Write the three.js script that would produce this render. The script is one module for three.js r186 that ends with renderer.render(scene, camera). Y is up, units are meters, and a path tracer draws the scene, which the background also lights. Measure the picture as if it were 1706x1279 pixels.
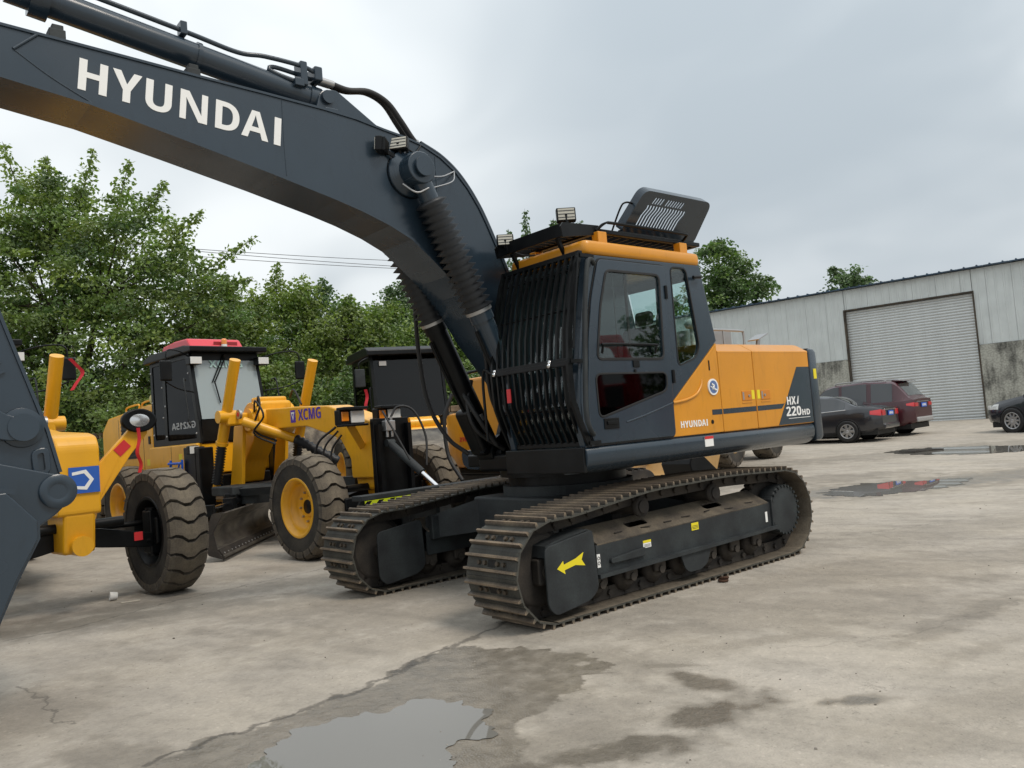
import * as THREE from 'three';
import { mergeGeometries, toCreasedNormals } from 'three/addons/utils/BufferGeometryUtils.js';
import { RoundedBoxGeometry } from 'three/addons/geometries/RoundedBoxGeometry.js';
import { FontLoader } from 'three/addons/loaders/FontLoader.js';
import { TextGeometry } from 'three/addons/geometries/TextGeometry.js';
import { createNoise2D, createNoise3D } from 'simplex-noise';

// ---------- camera ----------
const scene = new THREE.Scene();
const F = 1340, PITCH = 0.0555, ROLL = -0.080, EYE = 1.495, PW = 1706, PH = 1279;
const camera = new THREE.PerspectiveCamera(2 * Math.atan(PH / 2 / F) * 180 / Math.PI, 4 / 3, 0.05, 600);
camera.position.set(0, EYE, 0);
camera.rotation.set(PITCH, 0, ROLL, 'XYZ');
camera.updateMatrixWorld(true);
scene.add(camera);

const V = (x, y, z) => new THREE.Vector3(x, y, z);
const ray = (u, v) => V((u - PW / 2) / F, -(v - PH / 2) / F, -1).applyEuler(camera.rotation);

// ---------- random, noise ----------
let seed = 7;
const rnd = () => { seed |= 0; seed = seed + 0x6D2B79F5 | 0; let t = Math.imul(seed ^ seed >>> 15, 1 | seed); t = t + Math.imul(t ^ t >>> 7, 61 | t) ^ t; return ((t ^ t >>> 14) >>> 0) / 4294967296; };
const rr = (a, b) => a + (b - a) * rnd();
const n2 = createNoise2D(rnd), n3 = createNoise3D(rnd);
const fbm2 = (x, y, o = 4) => { let s = 0, a = .5, t = 0; for (let i = 0; i < o; i++) { s += a * n2(x, y); t += a; x = x * 2.03 + 11.3; y = y * 2.03 - 7.1; a *= .5; } return s / t; };
const fbm3 = (x, y, z, o = 4) => { let s = 0, a = .5, t = 0; for (let i = 0; i < o; i++) { s += a * n3(x, y, z); t += a; x *= 2.03; y *= 2.03; z = z * 2.03 + 5.7; a *= .5; } return s / t; };
const sst = (a, b, x) => { const t = Math.min(1, Math.max(0, (x - a) / (b - a))); return t * t * (3 - 2 * t); };

// ---------- sky: one overcast sky ----------
{
  const w = 1024, h = 512, d = new Float32Array(w * h * 4);
  // cloud masses seen in the photograph: [pixel, angular width, lighter or darker]
  const mass = [[560, 60, .22, .30], [120, 330, .25, .16], [1560, 330, .28, .20], [760, 330, .22, .14], [1010, 140, .17, -.46], [1330, 90, .24, -.44], [1640, 160, .2, -.22], [330, 130, .16, -.10], [900, 20, .2, -.12]].map(([u, v, s, k]) => [ray(u, v).normalize(), s, k]);
  for (let j = 0; j < h; j++) for (let i = 0; i < w; i++) {
    const ph = ((i + .5) / w - .5) * 2 * Math.PI, th = ((j + .5) / h - .5) * Math.PI;
    const y = Math.sin(th), c = Math.cos(th), x = c * Math.cos(ph), z = c * Math.sin(ph);
    const k = 1 / (Math.max(y, 0) + .22), px = x * k, pz = z * k;
    const wx = fbm2(px * .5 + 3, pz * .5, 3) * .55;
    const big = fbm2(px * .42 + wx + 4.4, pz * .42 - wx + 2.1, 4), fine = 1.25 * fbm2(px * 1.3 + wx + 9, pz * 1.3 + 5 + wx, 5);
    let t = .56 + .36 * big + .20 * fine; const q = V(x + .16 * wx + .05 * fine, y + .07 * big + .03 * fine, z); for (const [m, s, k] of mass) { const a = q.distanceToSquared(m); t += k * Math.exp(-a / (2 * s * s)); } t = sst(-.12, 1.12, t);
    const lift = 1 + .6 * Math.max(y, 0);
    const o = (j * w + i) * 4;
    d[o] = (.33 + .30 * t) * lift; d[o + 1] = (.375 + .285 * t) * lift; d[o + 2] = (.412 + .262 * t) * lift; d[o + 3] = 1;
  }
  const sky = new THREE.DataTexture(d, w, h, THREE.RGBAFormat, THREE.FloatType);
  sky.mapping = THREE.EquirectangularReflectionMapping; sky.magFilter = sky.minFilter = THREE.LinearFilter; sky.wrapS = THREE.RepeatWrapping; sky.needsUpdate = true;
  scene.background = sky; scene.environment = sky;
}
// ---------- sun behind cloud ----------
const sun = new THREE.DirectionalLight(0xfff4e6, 1.5);
sun.position.set(22, 40, 6); sun.target.position.set(0, 0, -12); scene.add(sun, sun.target);
sun.castShadow = true; sun.shadow.radius = 34; sun.shadow.mapSize.set(2048, 2048);
Object.assign(sun.shadow.camera, { left: -45, right: 45, top: 45, bottom: -45, near: 1, far: 140 });
const renderer = new THREE.WebGLRenderer();
renderer.toneMapping = THREE.LinearToneMapping; renderer.toneMappingExposure = 1.32; renderer.shadowMap.enabled = true;

// ---------- helpers ----------
const gy = z => .022 * (z > -13 ? 0 : z > -15 ? (-13 - z) ** 2 / 4 : Math.min(-z - 14, 26));   // the yard rises gently to the back
const gnd = (u, v) => { const d = ray(u, v); let y = 0, p; for (let i = 0; i < 25; i++) { const t = (y - EYE) / d.y; p = V(d.x * t, y, d.z * t); y = gy(p.z); } return p; };
function clean(g) {
  if (g.index) g = g.toNonIndexed();
  for (const k of Object.keys(g.attributes)) if (!['position', 'normal', 'color'].includes(k)) g.deleteAttribute(k);
  if (!g.attributes.normal) g.computeVertexNormals();
  return g;
}
function boxUV(g) {
  const p = g.attributes.position, n = g.attributes.normal, u = new Float32Array(p.count * 2);
  for (let i = 0; i < p.count; i++) {
    const a = Math.abs(n.getX(i)), b = Math.abs(n.getY(i)), c = Math.abs(n.getZ(i));
    const x = p.getX(i), y = p.getY(i), z = p.getZ(i);
    u[2 * i] = a > b && a > c ? z : x; u[2 * i + 1] = b >= a && b >= c ? z : y;
  }
  g.setAttribute('uv', new THREE.BufferAttribute(u, 2)); return g;
}
const merge = l => { l = (Array.isArray(l) ? l.flat(9) : [l]).map(clean); if (l.some(g => g.attributes.color)) l.forEach(g => { if (!g.attributes.color) paint(g, 1, 1, 1); }); return boxUV(l.length > 1 ? mergeGeometries(l) : l[0]); };
const paint = (g, r, gg, b) => { const c = new Float32Array(g.attributes.position.count * 3); for (let i = 0; i < c.length; i += 3) { c[i] = r; c[i + 1] = gg; c[i + 2] = b; } g.setAttribute('color', new THREE.BufferAttribute(c, 3)); return g; };
const taken = new Map();
const numbered = n => { const k = taken.get(n) || 0; taken.set(n, k + 1); return k ? n + '_' + String(k).padStart(3, '0') : n; };
function M(name, geos, mat, parent, label) {
  const m = new THREE.Mesh(geos.isMerged ? geos : merge(geos), mat); m.castShadow = m.receiveShadow = true;
  m.name = parent ? name : numbered(name); (parent || scene).add(m); if (label) m.userData.label = label; return m;
}
const share = g => { g = merge(g); g.isMerged = true; return g; };
function T(name, label, category, x = 0, y = 0, z = 0, yaw = 0, group) {
  const o = new THREE.Group(); o.name = numbered(name); o.position.set(x, y, z); o.rotation.y = yaw; o.userData = { label, category }; if (group) o.userData.group = group; scene.add(o); return o;
}
const tag = (o, label, category, group) => { Object.assign(o.userData, { label, category }); if (group) o.userData.group = group; return o; };
const struct = o => { o.userData.kind = 'structure'; return o; };
const bx = (x0, x1, y0, y1, z0, z1, r = 0) => { const w = Math.abs(x1 - x0), h = Math.abs(y1 - y0), d = Math.abs(z1 - z0); const g = r ? new RoundedBoxGeometry(w, h, d, 2, Math.min(r, w * .49, h * .49, d * .49)) : new THREE.BoxGeometry(w, h, d); g.translate((x0 + x1) / 2, (y0 + y1) / 2, (z0 + z1) / 2); return g; };
const UP = V(0, 1, 0);
const between = (g, a, b) => { const d = b.clone().sub(a); g.applyQuaternion(new THREE.Quaternion().setFromUnitVectors(UP, d.clone().normalize())); g.translate((a.x + b.x) / 2, (a.y + b.y) / 2, (a.z + b.z) / 2); return g; };
const A = a => a.isVector3 ? a : V(...a);
const cyl = (a, b, r, r2 = r, seg = 14) => { a = A(a); b = A(b); return between(new THREE.CylinderGeometry(r2, r, a.distanceTo(b), seg), a, b); };
const bar = (a, b, w, d, roll = 0) => { a = A(a); b = A(b); const g = new THREE.BoxGeometry(w, a.distanceTo(b), d); g.rotateY(roll); return between(g, a, b); };
const tube = (pts, r, seg = 0, rad = 7) => new THREE.TubeGeometry(new THREE.CatmullRomCurve3(pts.map(A), false, 'catmullrom', .5), seg || pts.length * 5, r, rad);
// thick polyline in the XY plane, from z0 to z1: a bent sheet
function sheet(pts, th, z0, z1) {
  const o = [], q = [];
  pts.forEach((p, i) => { const a = pts[Math.max(0, i - 1)], b = pts[Math.min(pts.length - 1, i + 1)]; let dx = b[0] - a[0], dy = b[1] - a[1]; const l = Math.hypot(dx, dy); o.push([p[0] - dy / l * th / 2, p[1] + dx / l * th / 2]); q.unshift([p[0] + dy / l * th / 2, p[1] - dx / l * th / 2]); });
  return prism([...o, ...q], z0, z1);
}
function shp(pts, holes = []) {
  const mk = (C, p) => { const s = new C(); p.forEach((q, i) => i ? s.lineTo(q[0], q[1]) : s.moveTo(q[0], q[1])); s.closePath(); return s; };
  const s = mk(THREE.Shape, pts); holes.forEach(h => s.holes.push(mk(THREE.Path, h))); return s;
}
function prism(pts, z0, z1, bev = 0, holes = []) {
  if (z1 < z0) [z0, z1] = [z1, z0];
  const g = new THREE.ExtrudeGeometry(shp(pts, holes), { depth: z1 - z0 - 2 * bev, bevelEnabled: bev > 0, bevelThickness: bev, bevelSize: bev, bevelOffset: -bev, bevelSegments: 2, curveSegments: 6 });
  g.translate(0, 0, z0 + bev); return g;
}
// rounded polygon
function rpoly(pts, r, n = 4) {
  const o = [], N = pts.length;
  for (let i = 0; i < N; i++) {
    const p = pts[i], a = pts[(i + N - 1) % N], b = pts[(i + 1) % N];
    const la = Math.hypot(a[0] - p[0], a[1] - p[1]), lb = Math.hypot(b[0] - p[0], b[1] - p[1]), k = Math.min(p[2] ?? r, la * .45, lb * .45);
    const A0 = [p[0] + (a[0] - p[0]) / la * k, p[1] + (a[1] - p[1]) / la * k], B0 = [p[0] + (b[0] - p[0]) / lb * k, p[1] + (b[1] - p[1]) / lb * k];
    if (k < 1e-4) { o.push([p[0], p[1]]); continue; }
    for (let j = 0; j <= n; j++) { const t = j / n, u = 1 - t; o.push([u * u * A0[0] + 2 * u * t * p[0] + t * t * B0[0], u * u * A0[1] + 2 * u * t * p[1] + t * t * B0[1]]); }
  }
  return o;
}
const grow = (pts, d) => { // offset a polygon outwards (d>0) about its centroid direction, edgewise
  const N = pts.length; let area = 0; for (let i = 0; i < N; i++) { const a = pts[i], b = pts[(i + 1) % N]; area += a[0] * b[1] - b[0] * a[1]; } const s = area > 0 ? 1 : -1;
  return pts.map((p, i) => { const a = pts[(i + N - 1) % N], b = pts[(i + 1) % N]; let nx = 0, ny = 0; for (const [q, w] of [[a, p], [p, b]]) { const l = Math.hypot(w[0] - q[0], w[1] - q[1]) || 1; nx += (w[1] - q[1]) / l; ny -= (w[0] - q[0]) / l; } const l = Math.hypot(nx, ny) || 1; return [p[0] + s * nx / l * d, p[1] + s * ny / l * d]; });
};
const lathe = (pts, seg = 28) => new THREE.LatheGeometry(pts.map(p => new THREE.Vector2(...p)), seg);
// lathe about the z axis: [radius, z]
const latheZ = (pts, x, y, z = 0, seg = 28) => { const g = lathe(pts, seg); g.rotateX(Math.PI / 2); g.translate(x, y, z); return g; };
const bellows = (a, b, r0, r1, n, seg = 16) => { a = A(a); b = A(b); const L = a.distanceTo(b), p = []; for (let i = 0; i <= n * 2; i++) p.push([i % 2 ? r1 : r0, -L / 2 + L * i / (n * 2)]); return between(lathe(p, seg), a, b); };
// mirror a geometry in z (or x), keeping its faces outward
const flip = (g, ax = 'z') => { g = clean(g); const w = g.attributes.position.array, k0 = ax === 'z' ? 2 : 0; for (let i = k0; i < w.length; i += 3) w[i] = -w[i]; for (let i = 0; i < w.length; i += 9) for (let k = 0; k < 3; k++) { const t = w[i + 3 + k]; w[i + 3 + k] = w[i + 6 + k]; w[i + 6 + k] = t; } g.computeVertexNormals(); return g; };
const at = (g, x, y, z, rx = 0, ry = 0, rz = 0) => { if (rx) g.rotateX(rx); if (ry) g.rotateY(ry); if (rz) g.rotateZ(rz); g.translate(x, y, z); return g; };

// ---------- textures ----------
function noiseTex(size, span, fn, srgb) {
  const d = new Uint8Array(size * size * 4);
  for (let j = 0; j < size; j++) for (let i = 0; i < size; i++) { const v = fn((i + .5) / size * span, (j + .5) / size * span), o = (j * size + i) * 4; d[o] = v[0] * 255; d[o + 1] = v[1] * 255; d[o + 2] = v[2] * 255; d[o + 3] = 255; }
  const t = new THREE.DataTexture(d, size, size); t.magFilter = THREE.LinearFilter; t.minFilter = THREE.LinearMipmapLinearFilter; t.generateMipmaps = true;
  t.wrapS = t.wrapT = THREE.MirroredRepeatWrapping; t.repeat.set(1 / span, 1 / span); if (srgb) t.colorSpace = THREE.SRGBColorSpace; t.needsUpdate = true; return t;
}
const cl = x => Math.max(0, Math.min(1, x));
const paintTex = noiseTex(512, 3, (x, y) => { const d = .5 + .5 * fbm2(x * 1.4, y * 1.4, 5), s = Math.max(0, fbm2(x * 9 + 20, y * 2.2, 3) - .25), f = fbm2(x * 30, y * 30, 2); const v = .92 + .08 * d - .10 * s + .008 * f; return [cl(v), cl(v), cl(v * .995)]; }, true);
const paintRough = noiseTex(512, 3, (x, y) => { const v = .66 + .22 * fbm2(x * 1.1 + 7, y * 1.1, 3); return [cl(v), cl(v), cl(v)]; });
const grimeTex = noiseTex(512, 2, (x, y) => { const d = cl(.5 + .75 * fbm2(x * 2.2 + 50, y * 2.2, 6)), f = .06 * n2(x * 40, y * 40); return [cl(.55 + .45 * d + f), cl(.53 + .43 * d + f), cl(.52 + .36 * d + f)]; }, true);
const fineBump = noiseTex(512, .8, (x, y) => { const v = cl(.5 + .4 * fbm2(x * 14, y * 14, 5)); return [v, v, v]; });
const P = (r, g, b, o = {}) => { const m = new THREE.MeshPhysicalMaterial({ roughness: .5, ...o }); m.color.setRGB(r, g, b); return m; };
const paintMat = (r, g, b, o = {}) => P(r, g, b, { map: paintTex, roughnessMap: paintRough, roughness: .58, clearcoat: .25, clearcoatRoughness: .22, ...o });
const mat = {
  slate: paintMat(.021, .036, .053, { roughness: .38 }),
  slateDull: P(.026, .036, .046, { map: grimeTex, roughness: .7 }),
  deck: P(.15, .135, .115, { map: grimeTex, roughness: .9 }),
  orange: paintMat(.66, .27, .010),
  amber: paintMat(.82, .40, .010),
  loader: paintMat(.42, .25, .09, { roughness: .8, clearcoat: 0 }),
  tan: P(.36, .26, .16, { map: grimeTex, roughness: .85 }),
  black: P(.008, .010, .013, { map: grimeTex, roughness: .38, specularIntensity: .45 }),
  blackGloss: P(.012, .012, .014, { roughness: .25, clearcoat: .5 }),
  rubber: P(.012, .013, .016, { map: grimeTex, roughness: .6 }),
  boot: P(.010, .012, .015, { roughness: .5 }),
  tyre: P(.055, .052, .048, { map: grimeTex, roughness: .9, bumpMap: fineBump, bumpScale: .004 }),
  tread: P(.170, .155, .135, { map: grimeTex, roughness: .95, bumpMap: fineBump, bumpScale: .003 }),
  steel: new THREE.MeshPhysicalMaterial({ color: 0xffffff, vertexColors: true, map: grimeTex, roughness: .62, metalness: .25, bumpMap: fineBump, bumpScale: .003 }),
  chain: P(.05, .045, .042, { map: grimeTex, roughness: .8 }),
  chrome: P(.75, .75, .76, { metalness: 1, roughness: .18 }),
  zinc: P(.42, .42, .42, { metalness: .8, roughness: .4 }),
  blade: P(.20, .20, .20, { map: grimeTex, metalness: .55, roughness: .5 }),
  white: P(.78, .78, .76, { roughness: .5 }),
  red: P(.55, .025, .03, { roughness: .5 }),
  redCab: P(.62, .03, .05, { roughness: .4, clearcoat: .4 }),
  blue: P(.02, .10, .50, { roughness: .45 }),
  sticker: P(.75, .62, .015, { roughness: .5 }),
  lime: P(.52, .62, .02, { roughness: .45 }),
  lens: P(.62, .62, .60, { roughness: .12, clearcoat: 1 }),
  lensChrome: P(.62, .63, .64, { metalness: .75, roughness: .22, clearcoat: 1 }),
  lensDim: P(.42, .40, .33, { roughness: .25, clearcoat: 1 }),
  indicator: P(.75, .22, .01, { roughness: .2, clearcoat: 1 }),
  tail: P(.55, .015, .02, { roughness: .15, clearcoat: 1 }),
  glass: P(.80, .88, .87, { transmission: 1, thickness: 0, roughness: .02, ior: 1.5 }),
  glassDark: P(.035, .038, .042, { specularIntensity: .35, transmission: 1, thickness: 0, roughness: .03, ior: 1.5 }),
  glassCar: P(.028, .032, .036, { roughness: .04, clearcoat: 1 }),
  screenGrey: P(.27, .32, .33, { roughness: .12, clearcoat: .6 }),
  seat: P(.03, .03, .033, { roughness: .9 }),
  numberBlue: P(.03, .12, .55, { roughness: .4 }),
};
const font = await new FontLoader().loadAsync('fonts/droid/droid_sans_bold.typeface.json');
// the maker's name, its last letter a plain bar
const maker = (w, h, th) => [text('HYUNDA', w * .93, h, th), bx(w * .962, w, 0, h, 0, th || .004)];
// flat lettering, w x h metres, lower left corner at 0
function text(s, w, h, th = .004) {
  const g = new TextGeometry(s, { font, size: 1, depth: th, curveSegments: 4, bevelEnabled: false }); g.computeBoundingBox(); const b = g.boundingBox;
  g.translate(-b.min.x, -b.min.y, 0); g.scale(w / (b.max.x - b.min.x), h / (b.max.y - b.min.y), 1); return g;
}

// ================= setting: yard, water, wall, shed =================
{
  // stains, wet patches and a painted shadow streak of the concrete, drawn where they lie (metres)
  
  const dampShade = [ // [u, v, rx(m), rz(m), turn, strength]
    [1185, 1190, .40, .15, .5, .95], [1165, 1135, .30, .11, -.9, .85], [1130, 1108, .22, .05, -.2, .6], [1000, 1255, .55, .17, .3, .9], [860, 1255, .6, .25, .3, .5], [1420, 1168, .18, .07, 0, .9], [1262, 1068, .45, .12, .2, .4],
    [1440, 1020, 1.1, .35, .3, .35], [1600, 1030, .8, .14, .6, .5], [1620, 1085, .5, .1, .5, .35], [1380, 960, 1.6, .5, .4, .35], [1250, 1000, 1.4, .5, .4, .28], [900, 1120, 1.0, .4, .5, .45], [860, 1180, .7, .35, .5, .45],
    [130, 1040, 2.2, .35, .35, .55], [300, 1000, 1.6, .3, .35, .5], [60, 1010, 1.5, .3, .3, .5], [180, 1265, .4, .2, -.6, .6], [30, 1190, .5, .7, 0, .4], [70, 1160, .25, .04, -.7, .6], [620, 1000, 1.8, .5, .4, .4], [720, 1060, 1.2, .4, .4, .3],
    [1480, 812, 5.5, 1.0, .1, .7], [1640, 795, 4, 1, .1, .6], [1530, 752, 5, .9, .1, .55], [1650, 745, 5, .8, .1, .5], [1350, 800, 2.5, .8, 0, .45], [1600, 880, 3, .5, .2, .22], [450, 950, 2, .4, .4, .3], [560, 960, 1.5, .3, .4, .35], [1205, 1000, 2.2, .35, .45, .34], [1100, 1100, .8, .25, .4, .3], [1340, 1010, 2.0, .5, .35, .42], [1500, 960, 1.5, .3, .3, .3], [1640, 1180, .6, .2, .3, .3], [1560, 1240, .5, .15, .2, .25], [420, 1010, 2.2, .3, .35, .35], [760, 1010, 2.2, .6, .4, .4], [250, 1090, .9, .2, .35, .22], [1660, 930, 2.2, .4, .3, .3], [1010, 1180, .5, .2, .6, .35], [930, 1240, .8, .25, .4, .5],
  ].map(([u, v, a, b, t, s]) => { const p = gnd(u, v); return [p.x, p.z, a, b, Math.cos(t), Math.sin(t), s]; });
  const line = (pts) => pts.map(([u, v]) => { const p = gnd(u, v); return [p.x, p.z]; });
  const joints = [ // joints and cracks: [points, half width, strength]
    [line([[230, 1279], [330, 1240], [470, 1195], [620, 1140], [720, 1090], [800, 1058], [900, 1010]]), .028, .75],
    [line([[0, 1070], [130, 1045], [270, 1005], [480, 960], [640, 925]]), .018, .5],
    [line([[40, 1140], [75, 1170], [110, 1210]]), .014, .6], [line([[1706, 1000], [1500, 1060], [1300, 1080]]), .012, .22], [line([[1340, 900], [1500, 880], [1706, 850]]), .012, .3], [line([[1360, 870], [1706, 940]]), .010, .25],
  ];
  const wet = line([[200, 1290], [330, 1240], [470, 1195], [620, 1140], [760, 1075], [960, 1085], [1010, 1120], [880, 1200], [840, 1290]]);
  const inPoly = (x, z, p) => { let c = false; for (let i = 0, j = p.length - 1; i < p.length; j = i++) { if ((p[i][1] > z) !== (p[j][1] > z) && x < (p[j][0] - p[i][0]) * (z - p[i][1]) / (p[j][1] - p[i][1]) + p[i][0]) c = !c; } return c; };
  const dSeg = (x, z, a, b) => { const dx = b[0] - a[0], dz = b[1] - a[1], t = Math.max(0, Math.min(1, ((x - a[0]) * dx + (z - a[1]) * dz) / (dx * dx + dz * dz))); return Math.hypot(x - a[0] - t * dx, z - a[1] - t * dz); };
  const enc = v => { v = cl(v); return 255 * (v <= .0031308 ? 12.92 * v : 1.055 * v ** (1 / 2.4) - .055); };
  const fine = new Float32Array(512 * 512); for (let j = 0; j < 512; j++) for (let i = 0; i < 512; i++) fine[j * 512 + i] = fbm2(i * .11, j * .11, 3) * .6 + (rnd() - .5) * .6;
  const bump = noiseTex(512, 1.6, (x, y) => { const v = cl(.5 + .35 * fbm2(x * 9, y * 9, 6) + .12 * n2(x * 60, y * 60)); return [v, v, v]; });
  function groundMat(X0, Z0, S, N, near) {
    const C = 640, q = S / N, dampShadeF = new Float32Array(C * C), jointF = new Float32Array(N * N);
    for (let j = 0; j < C; j++) for (let i = 0; i < C; i++) {
      const x = X0 + (i + .5) / C * S, z = Z0 + (j + .5) / C * S; const wob = fbm2(x * 1.7, z * 1.7, 4), wob2 = fbm2(x * 5, z * 5, 3); let v = 0;
      for (const [px, pz, a, b, c, s, k] of dampShade) { const dx = x - px, dz = z - pz; if (Math.abs(dx) > 9 || Math.abs(dz) > 9) continue; const e = Math.hypot((dx * c - dz * s) / a, (dx * s + dz * c) / b); v = Math.max(v, k * sst(1.4, .4, e + wob * .6 + wob2 * .38)); }
      if (inPoly(x + wob * .16, z + wob2 * .10, wet)) v = Math.max(v, .74 + .2 * wob2);
      dampShadeF[j * C + i] = v;
    }
    for (const [pts, w, k] of joints) for (let s = 0; s + 1 < pts.length; s++) {
      const a = pts[s], b = pts[s + 1], m = .2;
      for (let j = Math.max(0, ((Math.min(a[1], b[1]) - m - Z0) / q) | 0); j < Math.min(N, (Math.max(a[1], b[1]) + m - Z0) / q); j++) for (let i = Math.max(0, ((Math.min(a[0], b[0]) - m - X0) / q) | 0); i < Math.min(N, (Math.max(a[0], b[0]) + m - X0) / q); i++) {
        const x = X0 + (i + .5) * q, z = Z0 + (j + .5) * q; const d = dSeg(x + .05 * n2(x * 4, z * 4) + .012 * n2(x * 22, z * 22), z + .05 * n2(x * 4 + 9, z * 4) + .012 * n2(x * 22, z * 22 + 5), a, b); const o = j * N + i, ww = w * (.7 + .6 * Math.abs(n2(x * 2 + 3, z * 2)));
        jointF[o] = Math.max(jointF[o], k * sst(ww * 1.5, ww * .4, d + .008 * n2(x * 45, z * 45)));
      }
    }
    const up = (f, i, j) => { const x = Math.max(0, Math.min(C - 1.001, (i + .5) * C / N - .5)), y = Math.max(0, Math.min(C - 1.001, (j + .5) * C / N - .5)), a = x | 0, b = y | 0, u = x - a, v = y - b; return (f[b * C + a] * (1 - u) + f[b * C + a + 1] * u) * (1 - v) + (f[(b + 1) * C + a] * (1 - u) + f[(b + 1) * C + a + 1] * u) * v; };
    const B = 480, low = new Float32Array(B * B * 3), lowUp = (i, j, k) => { const x = Math.max(0, Math.min(B - 1.001, (i + .5) * B / N - .5)), y = Math.max(0, Math.min(B - 1.001, (j + .5) * B / N - .5)), a = x | 0, b = y | 0, u = x - a, v = y - b, g = (p, r) => low[(r * B + p) * 3 + k]; return (g(a, b) * (1 - u) + g(a + 1, b) * u) * (1 - v) + (g(a, b + 1) * (1 - u) + g(a + 1, b + 1) * u) * v; };
    for (let j = 0; j < B; j++) for (let i = 0; i < B; i++) { const x = X0 + (i + .5) / B * S, z = Z0 + (j + .5) / B * S, sx = x * .82 + z * .57, sz = -x * .57 + z * .82; const o = (j * B + i) * 3; low[o] = fbm2(x * .22 + 3, z * .22, 4); low[o + 1] = fbm2(sx * .7, sz * 1.9, 4); low[o + 2] = .5 + .5 * fbm2(x * .6 + 40, z * .6 + 8, 3); }
    const col = new Uint8Array(N * N * 4), rg = new Uint8Array(N * N * 4), m = Math.max(1, Math.round(.0146 / q));
    for (let j = 0; j < N; j++) for (let i = 0; i < N; i++) {
      const x = X0 + (i + .5) * q, z = Z0 + (j + .5) * q, o = (j * N + i) * 4;
      const big = lowUp(i, j, 0), mid = lowUp(i, j, 1), warm = lowUp(i, j, 2), sm = n2(x * 4.5, z * 4.5) * .6 + n2(x * 11 + 4, z * 11) * .4;
      const f = fine[(j & 511) * 512 + (i & 511)], f2 = fine[(((j / m) | 0) * 5 + 77 & 511) * 512 + (((i / m) | 0) * 5 + 131 & 511)];
      let v = .345 + .055 * big + .085 * mid + .045 * sm + .05 * f + .02 * f2;
      if (f2 > .50 && mid > .05) v += .05;                                  // pale scuffs
      if (near) { const pit = n2(x * 19 + 70, z * 19) ; if (pit > .80) v -= .10 * sst(.80, .92, pit); const cr = Math.abs(n2(x * .9 + 30 + .12 * sm, z * .9 + .12 * f)); if (cr < .010 && mid + big > .25) v *= .72; }
      const w = cl(up(dampShadeF, i, j) + .25 * Math.max(0, mid - .2) + .05 * sm), jt = jointF[j * N + i];
      v *= 1 - .60 * w; v *= 1 - .70 * jt;
      col[o] = enc(v * 1.02); col[o + 1] = enc(v * (.925 - .015 * warm - .025 * w)); col[o + 2] = enc(v * (.80 - .045 * warm - .06 * w)); col[o + 3] = 255;
      const ro = cl(.93 - .60 * sst(.35, .85, w) + .06 * f); rg[o] = rg[o + 1] = rg[o + 2] = ro * 255; rg[o + 3] = 255;
    }
    const mk = (d, srgb) => { const t = new THREE.DataTexture(d, N, N); t.magFilter = THREE.LinearFilter; t.minFilter = THREE.LinearMipmapLinearFilter; t.generateMipmaps = true; t.anisotropy = 8; t.wrapS = t.wrapT = THREE.MirroredRepeatWrapping; t.repeat.set(1 / S, 1 / S); t.offset.set(-X0 / S, -Z0 / S); if (srgb) t.colorSpace = THREE.SRGBColorSpace; t.needsUpdate = true; return t; };
    return new THREE.MeshPhysicalMaterial({ map: mk(col, true), roughnessMap: mk(rg), roughness: 1, bumpMap: bump, bumpScale: .007 });
  }
  // one sheet in two pieces that meet edge to edge: the near slab carries the finer texture
  const NX0 = -5.5, NX1 = 5.5, NZ0 = -12.5, NZ1 = -1.5;
  const zs = [60, 40, 20, 8, NZ1, NZ0]; for (let z = -12.75; z > -16; z -= .25) zs.push(z); for (let z = -16; z >= -44; z -= 2) zs.push(z); zs.push(-60, -100, -160, -260);
  const xs = [-200, -100, -60, -40, -20, -10, NX0, NX1, 10, 20, 40, 60, 100, 200];
  const sheetOf = (inside) => { const pos = [], uv = [], idx = []; zs.forEach(z => xs.forEach(x => { pos.push(x, gy(z), z); uv.push(x, z); })); for (let j = 0; j + 1 < zs.length; j++) for (let i = 0; i + 1 < xs.length; i++) { if ((zs[j] === NZ1 && xs[i] === NX0) !== inside) continue; const a = j * xs.length + i, b = a + xs.length; idx.push(a, a + 1, b, a + 1, b + 1, b); } const g = new THREE.BufferGeometry(); g.setAttribute('position', new THREE.Float32BufferAttribute(pos, 3)); g.setAttribute('uv', new THREE.Float32BufferAttribute(uv, 2)); g.setIndex(idx); g.computeVertexNormals(); return g; };
  const yard = new THREE.Mesh(sheetOf(false), groundMat(-15, -30, 30, 1536, false)); yard.name = 'concrete_yard'; const slab = new THREE.Mesh(sheetOf(true), groundMat(NX0, NZ0, 11, 2048, true)); slab.name = 'near_slab';
  yard.castShadow = yard.receiveShadow = slab.castShadow = slab.receiveShadow = true; struct(yard); yard.userData.label = 'grey brown concrete yard with wet stains, a painted shadow streak and joints'; yard.userData.category = 'ground'; yard.add(slab); scene.add(yard);
}
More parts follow.
